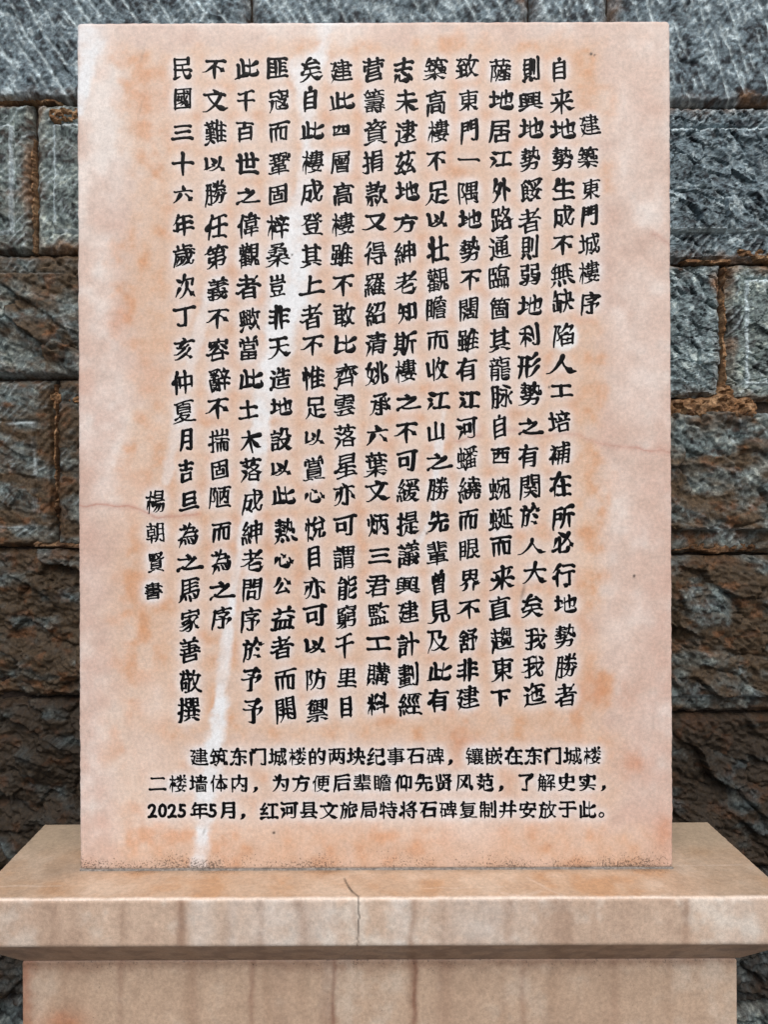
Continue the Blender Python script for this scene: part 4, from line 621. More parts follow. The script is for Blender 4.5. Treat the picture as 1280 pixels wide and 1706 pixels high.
[22,2,150,163,145,177,2,103,115,199,115,2,81,78,89,51,3,195,196,184,199,104,190,2,104,190,97,194,4,62,198,53,178,39,155,36,142,2,36,142,61,143,6,111,34,125,32,158,51,177,71,181,79,182,88,3,182,88,138,89,129,84,5,129,84,153,54,170,43,194,33,208,36,2,30,37,35,74,2,58,73,63,42,3,85,103,52,99,43,102,4,89,97,85,105,80,124,75,127,2,134,145,129,84,6,129,84,123,78,111,53,104,43,97,36,89,35,4,184,183,185,178,175,157,172,145,2,194,145,107,145,4,43,102,43,110,58,132,61,142,3,61,142,69,147,80,168,2,119,162,113,174,2,43,102,43,102],
[23,2,82,95,72,125,4,39,99,42,110,56,131,59,143,3,59,143,66,147,76,167,2,59,143,34,143,3,34,143,37,153,58,198,3,26,99,33,97,78,103,2,175,104,175,143,2,156,131,196,131,2,58,72,62,42,2,199,104,152,104,2,186,186,111,186,2,136,131,100,131,2,78,78,86,51,2,33,29,30,36,3,30,36,38,67,37,74,2,137,107,97,102,2,119,143,119,105,6,130,82,127,62,118,46,109,38,97,32,84,35,2,98,82,200,82,3,162,81,163,40,167,33,5,167,33,183,31,198,34,202,46,199,56,2,197,158,101,158,2,148,159,148,199],
[11,2,108,181,194,181,3,87,154,77,140,64,133,4,64,133,65,123,47,102,44,90,2,105,44,199,44,2,152,44,152,181,2,26,48,31,44,2,31,44,89,55,3,28,137,58,136,64,133,3,37,135,41,148,69,197,2,89,94,34,87,2,64,133,64,133],
[10,10,194,73,200,60,197,44,192,38,178,35,135,35,124,37,119,45,118,60,119,121,2,119,121,187,122,2,187,122,187,187,2,187,187,116,187,2,71,135,38,136,4,38,136,41,147,70,195,79,201,2,93,55,33,44,4,45,91,50,103,68,124,71,135,3,71,135,81,140,90,154,4,35,86,44,90,58,90,91,94],
[12,2,95,100,95,44,2,122,166,185,166,2,185,166,186,108,3,31,153,43,177,47,201,2,43,177,95,177,2,65,176,65,53,2,95,54,37,48,2,37,48,36,100,2,32,127,99,127,5,116,35,127,46,136,60,151,104,151,200,5,197,108,164,108,152,105,140,108,118,108,6,201,36,194,38,179,55,169,73,159,96,152,104],
[23,2,125,124,198,123,2,138,194,138,163,3,132,147,122,117,123,38,2,123,38,200,37,3,39,115,46,118,70,116,4,46,118,50,129,65,148,65,162,3,38,80,47,83,95,86,4,48,83,52,92,68,108,70,116,4,70,116,79,120,90,131,95,133,2,123,66,192,66,3,70,66,67,60,70,37,3,38,31,37,35,42,61,2,123,95,192,95,2,101,78,90,103,4,154,150,162,145,167,131,166,38,3,121,115,113,112,107,107,2,90,194,90,163,3,101,42,90,64,83,67,2,138,194,44,193,2,44,193,45,162,2,45,162,186,163,2,186,163,186,193,2,186,193,138,194],
[14,4,70,201,75,200,79,195,83,182,6,101,36,111,33,130,40,163,58,179,72,188,75,2,42,180,190,180,3,166,204,153,197,149,182,2,32,59,115,66,2,33,132,199,132,10,130,117,135,92,144,66,149,56,162,41,179,32,194,32,198,35,200,41,197,54,2,179,157,52,157,4,42,34,52,30,68,30,74,32,3,74,32,76,47,76,111,3,185,105,165,115,157,115,5,30,114,41,110,76,112,102,118,112,115,2,115,133,115,179,2,32,88,199,88],
[10,3,139,134,144,145,186,191,2,162,165,153,173,2,153,173,51,173,7,114,130,110,119,92,107,86,100,73,96,38,80,27,81,2,101,200,101,133,8,87,100,88,47,89,41,94,36,115,33,177,34,185,39,190,56,2,190,56,198,62,6,198,132,147,132,139,134,116,131,101,132,34,132,2,186,66,190,56,4,87,74,114,78,165,96,174,95],
[11,3,51,176,150,176,161,170,4,113,134,108,124,95,115,89,105,2,76,101,76,37,2,76,37,171,36,2,171,36,171,102,6,171,102,97,103,86,105,63,98,37,88,25,90,4,139,139,144,149,156,161,161,170,3,161,170,169,173,187,193,2,76,70,172,70,2,102,137,102,200,6,34,136,101,137,114,135,139,138,147,136,198,136],
[8,2,198,189,34,189,2,106,146,113,189,3,158,35,167,31,185,34,3,185,34,187,44,187,145,2,187,145,45,145,2,45,145,44,32,2,91,37,91,145,2,138,145,138,38],
[14,2,42,31,42,129,2,42,129,98,130,3,98,130,100,48,98,35,4,98,35,91,31,81,31,70,36,2,42,70,100,70,9,196,63,200,50,198,41,193,34,186,32,147,32,138,35,133,44,133,106,2,107,156,88,188,2,88,188,81,190,3,133,76,147,78,190,93,2,42,100,100,100,8,133,199,133,139,137,129,146,127,190,128,195,132,198,141,194,154,4,193,182,184,183,148,170,133,168,3,31,163,52,159,100,164,4,41,160,45,173,60,196,60,201],
[16,2,40,146,81,146,3,195,142,175,119,166,115,3,119,36,132,30,149,32,5,149,32,152,41,152,108,155,119,152,161,2,152,161,113,161,2,156,117,166,115,4,29,35,36,60,40,105,41,193,2,41,193,81,193,2,81,193,80,35,4,80,35,75,32,64,31,54,36,2,40,98,81,98,2,169,183,127,200,5,81,55,98,56,107,67,122,97,128,124,2,128,124,102,125,5,166,115,169,102,177,84,190,64,199,55,2,199,55,207,55],
[23,2,95,44,38,44,2,38,44,38,188,2,38,188,95,188,2,70,188,70,145,2,70,96,70,44,2,37,96,92,96,2,92,96,91,144,2,91,144,37,145,2,199,32,199,92,2,199,92,166,92,2,166,92,165,30,2,199,42,165,42,2,144,32,143,92,2,143,92,112,92,2,112,92,112,30,2,122,181,195,180,3,105,163,115,176,122,181,3,122,181,126,198,135,204,2,143,42,112,42,2,126,153,126,117,2,126,117,185,117,2,185,117,186,152,2,186,152,126,153],
[7,2,178,85,56,85,2,178,128,56,128,2,56,42,178,42,2,178,42,178,172,2,178,172,56,173,2,56,173,56,30,2,107,173,113,200],
[18,3,118,127,115,120,115,109,3,118,127,123,135,130,139,4,130,139,132,157,137,166,143,200,2,118,127,96,142,4,96,142,92,157,87,163,82,164,4,113,35,119,36,127,41,159,69,5,184,163,182,138,174,108,167,89,159,81,2,137,164,199,163,2,116,64,110,56,2,110,56,29,44,6,159,69,164,66,180,47,193,37,197,36,206,37,2,159,69,159,81,4,159,81,152,87,136,133,130,139,2,70,51,70,117,2,36,95,106,95,2,96,142,40,138,4,40,138,43,150,57,174,59,187,2,34,188,108,188],
[20,3,145,60,189,36,195,36,2,199,78,33,78,2,184,78,186,192,2,186,192,162,192,2,76,194,68,196,2,68,196,45,187,2,45,187,47,78,2,87,78,87,191,2,87,191,144,191,2,144,191,144,78,2,103,166,126,166,4,32,34,41,34,82,57,88,59,2,68,153,46,153,2,163,152,186,152,2,162,115,185,115,2,47,116,68,116,2,105,143,104,107,2,104,107,126,106,2,126,106,127,142,2,127,142,105,143],
[18,2,158,128,157,33,4,157,33,149,31,139,31,130,36,2,122,128,195,128,3,195,128,194,116,187,99,2,50,152,91,152,4,33,160,44,169,64,189,71,193,5,71,193,79,188,100,171,107,163,107,157,2,71,85,71,151,2,37,119,104,119,2,42,34,43,85,2,43,85,99,85,2,99,85,99,42,2,99,42,42,42,2,169,128,169,142,3,169,142,162,148,159,154,4,159,154,150,158,138,166,131,167,3,159,155,180,178,185,191,2,185,191,128,192],
[10,2,79,200,79,165,3,79,85,78,76,52,47,2,150,165,150,200,2,197,182,34,182,10,194,66,199,54,195,41,189,36,177,34,128,34,111,37,107,42,105,55,105,140,2,105,140,182,140,3,182,140,182,101,180,90,4,180,90,174,87,156,86,142,92,2,36,109,62,97,2,74,132,49,146],
[13,2,79,101,42,101,5,42,101,46,114,68,150,79,165,80,200,4,131,44,135,56,161,89,165,101,3,165,101,173,106,185,124,3,165,101,139,101,131,104,5,131,104,131,113,153,151,150,168,150,200,2,196,182,35,182,3,26,44,36,42,99,48,3,114,44,123,42,190,49,6,98,124,87,106,79,100,71,84,48,56,44,44,2,131,104,131,104,4,172,74,179,73,182,70,199,36,4,110,34,106,36,99,50,91,72],
[14,2,79,200,79,170,2,35,183,197,183,2,192,126,192,150,2,192,150,40,150,2,40,150,40,126,2,150,171,150,200,3,72,127,70,116,71,98,2,71,98,162,99,2,162,99,161,126,2,161,126,72,127,2,178,37,57,37,2,57,37,57,73,2,57,73,177,73,2,177,73,178,37],
[18,2,181,76,181,38,2,181,38,103,38,2,103,38,103,76,2,103,76,96,88,2,181,76,103,76,2,181,76,192,89,2,119,151,179,148,8,179,148,177,139,169,130,154,117,128,102,95,88,86,87,76,91,2,124,164,120,151,3,120,151,113,147,109,139,2,109,139,83,122,2,150,170,150,200,3,68,78,67,73,39,36,3,70,145,51,155,43,156,5,109,139,135,118,165,101,193,89,209,92,2,81,170,81,200,2,34,187,197,187,2,56,107,34,118],
[13,2,192,101,61,101,2,61,101,61,162,5,33,73,95,73,106,71,139,73,199,73,2,150,173,150,200,2,199,188,33,188,2,81,175,81,200,2,109,164,110,125,3,110,125,118,123,164,124,2,164,124,165,162,2,33,149,199,149,2,115,31,115,100,5,23,38,36,35,59,43,93,60,102,71,5,131,72,135,62,166,44,193,35,205,38],
[17,2,82,177,82,200,2,34,189,198,189,2,200,32,111,32,2,158,98,158,33,4,150,200,149,179,145,168,149,152,10,55,65,62,60,68,60,74,63,78,69,79,77,77,92,64,116,74,145,76,156,3,76,156,70,158,41,158,2,41,158,40,30,4,123,150,123,136,128,127,128,115,2,99,150,196,150,2,190,60,125,60,4,109,71,115,74,124,85,127,97,2,127,97,134,101,2,125,85,193,84,4,177,150,177,136,170,125,167,115,3,85,36,97,70,99,114,2,99,114,199,115],
[21,4,95,128,98,132,104,134,126,133,5,126,133,127,126,123,95,119,80,114,74,2,114,74,113,59,2,113,59,91,31,6,113,59,121,55,134,44,157,36,196,35,209,42,2,197,133,174,133,2,77,83,87,46,2,87,46,96,40,2,147,146,147,68,2,147,68,199,67,2,174,67,174,189,4,105,134,107,146,120,177,123,190,2,123,190,97,191,2,34,92,35,171,2,35,171,79,171,2,79,171,80,107,2,80,107,35,106,2,58,54,57,201,4,146,185,172,189,191,196,199,194,4,31,45,49,50,59,55,82,59,3,113,74,107,79,100,103],
[21,2,196,162,195,181,2,195,181,105,181,4,105,181,104,163,107,158,114,155,3,114,155,114,138,95,98,4,95,98,87,98,79,102,34,103,3,86,55,60,52,31,45,2,90,46,81,78,2,58,201,58,52,2,156,182,150,201,6,104,36,118,51,128,71,138,107,141,123,140,137,2,140,137,114,138,2,131,87,115,96,3,175,81,182,78,192,80,3,192,80,194,93,193,141,2,193,141,161,141,3,161,141,160,45,162,34,4,162,34,171,31,190,31,200,36,3,200,36,202,50,199,58,2,82,103,82,164,2,82,164,35,165,2,35,165,34,91],
[23,3,150,113,150,139,154,147,3,154,147,150,156,150,193,5,103,193,107,191,115,190,184,198,196,195,5,200,149,176,150,154,147,138,149,103,149,3,26,48,33,46,88,54,2,61,51,60,199,2,113,66,191,66,2,118,176,124,164,2,35,104,84,104,6,84,104,87,109,105,110,122,122,139,138,154,146,2,35,96,35,163,2,35,163,86,163,2,86,163,86,109,4,175,150,178,161,185,176,184,182,2,92,43,83,79,2,151,37,151,95,5,207,113,198,112,185,119,171,131,162,143,2,162,143,154,146,2,113,66,113,37,2,113,37,191,36,2,191,36,191,95,2,191,95,113,94,2,113,94,113,66],
[8,4,61,31,61,123,64,134,80,156,3,60,121,49,117,36,107,3,34,163,70,197,76,201,2,199,133,101,133,2,125,39,136,31,3,136,31,153,31,165,34,3,165,34,168,46,168,133,2,110,188,192,188],
[16,2,101,31,101,138,2,101,138,192,139,3,192,139,192,51,190,33,3,190,33,179,31,172,34,5,56,32,55,111,59,127,72,153,73,165,2,73,165,34,165,2,101,105,192,105,3,80,86,80,91,70,109,2,55,110,70,109,5,168,199,175,199,192,188,194,183,194,172,2,194,172,95,172,3,48,200,52,198,62,183,2,83,125,70,109,4,29,83,30,88,43,102,55,110,2,146,32,146,200,2,192,72,101,72],
[8,2,46,32,46,144,2,46,144,186,143,2,186,143,186,33,2,195,188,34,188,2,186,43,46,43,6,46,88,67,89,78,98,87,112,93,134,93,188,3,186,92,148,92,139,95,3,139,95,137,106,137,188],
[10,6,87,92,85,76,80,63,68,47,40,33,25,36,2,171,160,60,160,4,136,92,136,49,137,39,141,34,6,141,34,181,32,193,34,197,40,200,52,195,66,2,171,127,60,127,2,87,92,61,93,2,61,93,61,194,2,61,194,171,194,2,171,194,171,94,2,171,94,87,92],
[30,3,175,97,175,40,177,34,3,177,34,190,32,202,36,3,202,36,204,51,200,60,2,32,188,117,188,2,46,64,111,64,2,55,178,55,201,2,190,130,137,130,3,82,123,84,112,83,40,2,49,110,113,110,3,59,127,52,122,43,98,4,43,98,34,93,30,88,29,83,2,190,162,137,162,2,110,87,46,87,4,150,97,144,57,135,40,128,33,4,128,33,120,34,111,40,46,40,3,44,98,46,92,46,30,2,95,178,95,201,2,36,163,36,137,2,36,137,62,136,2,62,136,62,163,2,62,163,36,163,2,85,163,85,137,2,85,137,112,138,2,112,138,111,163,2,111,163,85,163,2,175,97,138,98,2,138,98,137,193,2,137,193,190,194,2,190,194,189,97,2,189,97,175,97],
[18,9,56,204,58,199,56,187,45,166,41,154,44,139,43,77,40,58,32,33,2,124,191,194,190,3,194,190,191,152,186,143,3,186,143,171,141,163,145,2,135,106,195,106,2,165,125,165,31,3,81,37,90,32,101,34,3,101,34,103,45,103,150,3,103,150,50,151,33,145,2,103,77,43,78,2,103,115,44,115,2,125,69,200,69,3,125,90,130,101,135,106,2,135,106,137,123,2,137,123,144,129,5,73,40,73,141,84,158,89,175,89,183,2,89,183,56,184,6,120,139,125,140,131,145,142,157,150,175,151,190],
[10,2,199,131,118,131,2,46,33,46,88,2,46,88,95,87,2,95,87,96,42,2,96,42,46,42,2,95,115,44,115,2,63,199,70,185,2,105,167,35,167,2,96,140,44,140,2,157,32,157,196],
[14,2,57,200,64,185,2,40,140,86,140,2,86,42,85,87,2,85,87,40,87,2,40,87,40,42,8,40,42,83,41,103,33,126,42,154,61,168,76,181,96,185,110,3,185,110,179,112,107,112,2,198,139,175,142,3,175,142,173,151,172,193,2,172,193,126,193,6,126,193,124,169,121,155,110,138,104,135,98,135,9,205,37,195,34,182,38,160,50,144,61,130,77,119,94,118,98,119,112,2,87,115,40,115,2,32,167,95,167],
[20,6,158,35,167,31,178,30,184,32,187,36,187,114,2,187,114,117,114,2,117,114,117,31,2,188,61,117,61,2,117,88,188,88,2,195,166,109,166,2,89,167,30,167,2,82,115,39,115,2,151,194,151,139,3,55,201,64,186,69,184,2,39,140,82,140,2,38,34,38,87,2,38,87,82,87,2,82,87,83,42,2,83,42,38,42,2,195,166,194,139,2,194,139,110,138,2,110,138,110,194,2,110,194,194,193,2,194,193,195,166],
[23,2,37,140,76,140,2,94,88,199,88,3,95,34,106,30,120,31,3,120,31,122,41,122,112,2,37,114,76,114,2,36,31,36,87,2,36,87,75,86,2,75,86,76,42,2,76,42,36,41,5,188,71,180,60,164,45,146,34,138,34,3,196,105,185,115,180,116,2,95,133,199,133,2,147,134,147,181,2,195,182,101,182,2,171,183,177,201,8,200,49,202,39,199,32,196,29,185,30,175,40,165,68,160,116,2,145,66,93,59,4,113,202,117,201,121,197,125,183,2,80,167,30,167,2,107,158,191,158,2,97,111,122,112,3,122,112,136,117,145,115,2,57,183,51,199],
[16,2,35,35,197,35,2,115,200,115,165,2,37,138,194,138,3,145,35,145,48,151,61,2,151,61,150,75,2,83,75,81,60,3,81,60,85,49,86,35,2,86,48,93,46,2,50,194,50,166,2,50,166,182,166,2,182,166,182,194,2,150,75,59,76,2,59,76,60,110,2,60,110,173,110,2,173,110,173,76,2,173,76,150,75],
[21,3,172,166,182,171,188,186,2,59,84,174,84,5,86,146,97,144,112,149,125,157,140,169,3,140,169,143,175,149,178,2,199,145,190,141,3,190,141,166,151,141,170,3,199,190,187,186,114,188,3,74,185,48,195,42,194,2,95,144,92,131,4,95,48,84,47,44,33,30,35,4,114,188,108,185,96,174,89,172,2,114,188,118,201,4,203,33,189,32,149,47,139,47,3,81,166,75,159,34,146,2,34,146,27,149,2,59,108,174,108,2,59,84,60,61,2,60,61,173,62,2,173,62,174,130,2,174,130,61,131,2,61,131,59,84],
[21,2,115,180,115,200,2,192,157,191,178,2,191,178,42,179,2,42,179,40,157,4,98,43,86,43,44,31,28,34,3,56,201,64,199,72,188,2,72,179,72,188,2,174,76,60,76,2,72,188,80,188,2,174,96,60,96,4,133,42,146,43,187,31,201,32,4,179,202,171,200,166,195,160,180,3,73,158,70,150,72,136,2,72,136,161,136,3,161,136,162,142,161,157,3,161,157,156,158,73,158,2,174,76,173,56,2,173,56,61,56,3,61,56,60,108,62,115,2,62,115,173,114,3,173,114,174,109,174,76],
[23,2,59,102,174,102,2,128,194,188,193,3,188,193,184,179,164,156,4,95,45,85,45,44,31,30,34,2,42,159,104,161,3,104,161,105,172,103,178,3,103,178,76,180,42,179,2,77,158,77,142,2,59,80,174,80,5,208,141,197,138,189,139,170,149,164,156,2,164,156,156,156,4,156,156,150,150,132,143,115,145,3,115,145,108,141,43,142,2,43,142,43,196,2,43,196,109,197,2,77,181,77,196,3,130,182,136,180,156,156,4,133,43,148,44,188,31,205,31,2,59,102,60,59,4,60,59,66,58,166,58,174,60,2,174,60,173,122,3,173,122,168,124,61,123,3,61,123,59,119,59,102],
[21,2,98,137,200,137,2,128,137,128,200,2,150,136,150,63,2,39,156,82,156,2,171,138,171,200,2,39,118,82,118,2,98,62,201,62,2,103,184,196,184,2,108,161,193,161,2,111,30,112,113,2,112,113,188,112,3,188,112,188,42,186,32,3,186,32,170,29,161,33,2,76,62,87,42,2,111,88,188,88,2,32,33,46,62,2,39,156,39,80,2,39,80,82,81,2,82,81,82,193,2,82,193,39,194,2,39,194,39,156],
[12,2,82,196,82,130,3,186,35,140,54,127,55,2,99,133,109,129,5,109,129,139,142,159,156,176,176,181,191,2,181,191,118,192,6,118,192,121,177,132,162,142,153,160,141,192,127,2,192,127,204,132,8,114,89,110,67,105,59,96,52,79,42,59,36,45,32,35,36,2,45,188,44,134,2,62,64,62,110,2,62,110,170,110,2,170,110,170,65],
[27,2,33,139,96,139,7,207,43,193,36,107,37,88,40,74,45,71,47,68,55,4,68,55,57,59,49,70,42,74,4,68,55,69,130,64,148,64,201,2,169,94,169,77,2,169,77,118,76,3,118,76,117,91,113,97,2,170,169,169,153,2,169,153,119,154,3,119,154,119,166,116,172,4,144,173,144,159,141,146,128,133,2,128,133,126,116,3,126,116,117,107,113,97,2,116,172,99,168,3,116,172,120,183,128,192,2,128,192,130,201,3,162,139,169,135,185,135,4,185,135,189,141,192,153,195,189,2,195,189,128,191,2,91,176,37,176,6,143,97,143,81,136,66,120,56,114,55,107,56,4,126,116,135,115,192,114,196,113,3,196,113,192,72,186,58,3,186,58,172,56,164,59,3,127,133,115,131,107,133,4,69,101,91,101,105,95,113,97,5,30,24,30,36,42,76,41,109,36,115],
[9,2,184,91,116,91,8,207,41,193,34,141,34,125,36,101,44,91,49,72,71,64,76,2,116,41,116,136,5,67,106,63,76,47,48,38,36,33,34,2,116,136,57,138,2,57,138,58,190,2,58,190,178,190,2,178,190,178,137,2,178,137,116,136],
[21,3,32,42,71,53,95,57,2,95,57,101,65,2,40,46,40,111,2,139,199,136,183,3,136,183,131,178,127,165,3,127,165,120,160,109,146,3,109,146,82,144,40,145,2,40,145,40,192,2,40,192,91,192,2,91,192,91,145,5,127,165,133,160,158,126,188,103,192,97,2,136,182,181,180,5,181,180,179,167,164,141,149,124,119,97,2,69,53,68,144,2,207,100,192,97,3,119,97,123,86,123,39,2,123,39,187,39,3,187,39,187,87,192,97,2,123,89,187,89,4,119,97,106,95,98,97,94,102,2,94,102,68,102],
[17,2,133,145,133,200,2,177,84,56,84,2,97,144,97,201,2,97,152,35,152,2,115,121,115,32,2,40,121,192,121,2,198,47,34,47,2,40,190,97,190,2,133,152,195,152,2,97,171,44,171,2,133,171,188,171,2,133,190,191,190,2,177,84,175,68,4,175,68,169,66,64,66,56,69,2,56,69,57,102,3,57,102,65,103,175,102,2,175,102,177,84],
[15,2,193,112,36,112,2,85,113,87,123,2,87,123,97,127,2,179,82,54,83,2,120,93,120,32,2,43,168,97,168,2,73,110,63,84,2,133,167,188,167,2,97,199,97,145,2,97,145,34,145,2,40,190,97,190,2,32,53,199,53,2,133,189,191,189,2,133,199,133,144,2,133,144,195,144],
[26,2,103,155,44,155,2,72,179,75,170,3,113,199,105,200,37,189,2,37,189,31,193,2,86,45,62,60,2,58,75,87,74,4,87,74,86,65,79,55,58,37,2,97,31,108,33,3,108,33,111,42,111,118,2,111,118,39,118,2,39,118,39,30,2,81,120,77,133,2,137,79,192,79,3,77,133,58,139,52,139,3,77,133,92,146,95,153,3,160,201,166,190,166,176,2,199,121,132,121,4,165,31,165,113,174,127,184,160,2,184,160,192,164,3,70,119,70,110,62,92,2,62,92,89,94,3,95,90,86,102,82,105,2,144,160,152,137,2,135,176,195,176,2,44,176,54,166,2,96,168,103,182],
[14,2,195,81,191,89,2,202,85,195,81,9,195,81,192,70,184,65,134,64,116,65,109,68,106,73,104,83,104,143,2,143,92,143,158,4,109,200,103,180,84,157,76,154,2,34,129,60,129,2,60,129,60,56,3,61,170,44,189,36,193,3,34,36,46,49,60,56,6,207,45,193,37,154,36,111,37,91,41,60,56,2,104,180,197,179,3,81,117,150,135,183,140,3,183,140,184,114,180,97,3,180,97,173,96,164,100],
[16,2,143,62,143,151,2,95,92,192,92,2,32,125,59,124,2,59,124,59,57,2,95,61,96,151,4,96,151,142,151,155,154,191,150,3,191,150,192,75,189,62,3,189,62,172,59,163,64,4,180,192,176,183,157,171,152,164,2,192,194,95,194,2,95,122,192,122,2,152,164,153,154,4,152,164,140,167,120,175,110,175,5,59,57,50,53,38,43,33,37,33,29,5,59,57,87,42,117,35,196,36,208,44,2,39,191,62,168],
[15,2,34,28,34,36,3,34,36,48,47,58,53,2,103,176,189,176,3,86,157,97,172,103,177,3,103,177,107,195,105,201,2,83,137,198,137,2,142,137,142,200,3,34,192,42,189,56,175,2,33,123,58,122,2,58,122,58,53,6,58,53,68,50,90,38,108,35,196,36,205,42,2,101,108,100,65,2,100,65,181,65,2,181,65,181,107,2,181,107,101,108],
[16,2,32,133,58,132,2,58,132,58,57,2,77,160,199,160,2,90,186,180,185,3,180,185,181,177,180,133,2,180,133,90,133,4,136,199,136,69,134,59,132,54,3,132,54,120,53,110,58,5,58,57,47,53,37,44,32,38,32,29,6,58,57,86,39,117,33,191,35,199,36,206,42,2,185,116,162,93,2,82,69,142,99,2,142,99,162,93,3,162,93,166,86,190,71,2,57,174,41,194,2,106,101,102,105],
[9,2,197,36,34,36,2,53,155,180,155,2,47,78,187,78,2,116,192,116,36,2,53,155,55,116,2,55,116,180,116,2,180,116,179,192,2,179,192,55,192,2,55,192,53,155],
[34,3,50,32,59,48,58,142,4,59,47,79,54,96,53,121,61,3,121,61,133,72,136,79,2,97,187,199,187,2,150,188,146,201,2,80,54,83,63,2,121,60,122,35,2,122,35,152,40,2,152,40,157,46,2,95,81,201,81,2,126,81,126,142,2,78,176,46,176,2,170,142,170,81,2,170,142,161,144,2,161,144,161,168,2,161,168,192,167,2,192,167,192,144,2,192,144,170,142,2,204,35,198,32,3,198,32,178,44,174,53,4,174,53,167,56,162,62,156,80,2,59,203,52,199,2,52,199,46,176,4,46,176,41,172,33,161,30,150,2,101,122,197,122,2,104,102,193,102,2,80,101,35,101,2,195,65,174,53,2,43,142,76,142,2,126,142,105,145,2,105,145,105,167,2,105,167,136,168,2,136,168,136,144,2,136,144,126,142],
[11,3,148,38,161,31,188,35,3,188,35,191,48,190,191,2,190,191,132,192,2,132,192,132,131,2,132,131,191,131,2,191,162,131,162,2,41,162,98,162,2,41,131,98,131,2,98,131,98,191,2,98,191,41,191,2,41,191,41,31],
[15,2,40,31,41,191,2,41,191,99,193,2,99,193,99,138,2,99,138,40,137,2,40,165,99,165,2,192,137,132,138,2,132,138,132,192,2,132,192,190,193,3,190,193,192,51,189,35,4,189,35,183,32,168,31,156,37,2,131,165,192,165,2,135,35,135,112,2,69,78,162,78,2,158,113,72,113,4,74,34,86,48,92,65,94,112],
[19,2,114,74,150,46,3,162,78,124,78,114,74,3,114,74,105,78,69,78,2,158,106,72,106,3,136,107,141,123,150,127,3,40,31,40,186,42,193,2,42,193,98,193,2,98,193,99,140,2,99,140,40,139,3,88,124,92,117,93,106,2,99,167,40,167,2,114,74,113,105,3,162,38,171,33,189,35,4,189,35,192,51,192,187,190,193,2,190,193,132,193,2,132,193,132,140,2,132,140,192,139,5,114,74,103,59,93,51,74,43,64,45,2,131,167,192,167],
[21,2,40,168,99,168,2,192,168,131,168,2,97,121,103,118,4,103,118,130,120,152,125,162,123,3,83,118,73,126,69,126,2,156,41,156,70,2,156,70,107,70,2,107,70,107,40,4,107,40,153,40,174,31,189,34,3,189,34,192,53,192,192,3,192,192,186,194,133,193,2,133,193,132,143,2,132,143,192,143,2,131,72,131,120,4,84,72,83,64,69,42,68,37,2,40,30,42,193,2,42,193,98,193,2,98,193,99,144,2,99,144,40,143,2,98,96,166,96,3,58,97,66,97,76,90],
[5,3,153,34,163,30,187,34,3,187,34,190,46,189,193,2,189,193,95,193,2,41,159,41,32,3,71,173,53,197,46,201],
[10,6,129,167,128,123,118,79,103,51,91,39,83,35,2,97,167,198,167,8,139,37,149,31,156,30,171,32,177,37,181,47,183,63,186,122,2,186,122,128,123,3,150,182,147,176,146,167,2,150,182,156,180,3,150,182,145,197,137,203,10,55,80,64,74,71,74,80,78,83,86,84,97,82,110,67,139,80,178,81,191,2,81,191,39,191,2,39,191,39,31],
[12,3,163,70,173,65,188,68,3,188,68,191,80,190,159,2,190,159,121,159,2,121,159,121,65,3,156,191,154,124,138,99,2,112,191,198,191,2,38,31,38,191,2,38,191,75,190,9,75,190,62,141,74,117,76,99,75,88,72,81,67,78,61,77,52,82,2,95,161,96,39,2,96,39,199,39,3,176,102,162,118,154,122],
[13,7,61,78,73,80,79,90,78,113,64,143,76,179,77,191,3,77,191,71,193,39,193,2,39,193,38,31,6,88,137,94,138,100,143,122,174,128,179,133,200,2,128,179,180,177,3,180,177,178,164,163,139,2,154,116,190,115,2,190,115,190,32,2,101,79,136,79,3,138,127,132,127,103,114,3,103,114,101,106,101,32,2,101,41,190,41,2,190,79,156,79],
[16,2,115,61,174,66,2,145,65,145,193,9,57,81,62,78,72,79,79,89,79,99,77,115,63,143,76,180,77,192,2,77,192,38,192,2,38,192,38,30,2,97,31,97,104,2,97,104,193,104,3,193,104,194,41,191,31,3,191,31,178,30,169,35,2,105,163,186,163,3,171,90,169,84,179,57,2,145,133,106,133,2,106,133,105,192,2,105,192,186,193,2,186,193,186,133,2,186,133,145,133],
[21,2,148,204,141,200,5,141,200,131,175,125,149,127,139,127,30,3,28,42,34,41,98,48,2,127,122,195,122,2,129,163,198,162,3,157,194,162,192,171,180,3,171,180,168,153,168,41,2,97,127,35,126,2,35,126,36,87,2,36,87,97,87,2,97,87,97,127,2,65,156,65,45,3,97,127,114,142,125,147,2,127,41,200,41,2,127,82,195,82,3,94,66,98,50,105,35,2,65,156,40,157,2,40,157,39,193,2,39,193,94,194,2,94,194,93,156,2,93,156,65,156],
[23,4,131,31,131,138,129,150,143,200,2,131,41,199,41,2,103,98,36,98,2,199,162,132,163,2,131,82,197,82,2,101,137,101,120,2,101,120,37,121,2,37,121,37,148,2,37,148,101,147,2,101,147,101,137,2,101,137,115,137,3,115,137,119,143,128,147,2,174,181,167,197,2,108,188,32,188,2,91,199,90,168,3,90,168,69,166,51,168,2,51,168,49,200,2,108,74,30,74,2,131,122,196,122,2,171,162,171,41,3,70,166,70,87,66,62,4,66,62,46,40,35,33,27,34,3,66,61,75,58,99,40],
[17,2,175,97,55,97,2,115,119,115,193,2,37,138,38,167,2,38,167,193,167,2,193,167,193,138,2,183,194,48,194,4,83,69,80,59,68,47,65,37,2,33,71,199,71,5,50,38,59,36,93,36,148,38,167,42,2,56,121,91,121,2,92,144,60,144,3,186,30,176,38,167,42,3,167,42,162,52,152,60,2,170,144,138,144,2,175,121,138,121,2,143,60,152,60,2,152,60,152,71],
[8,2,34,79,94,79,2,199,78,138,78,2,192,125,138,125,2,138,32,138,199,2,138,170,196,170,2,39,170,94,170,2,94,32,94,199,2,42,125,94,125],
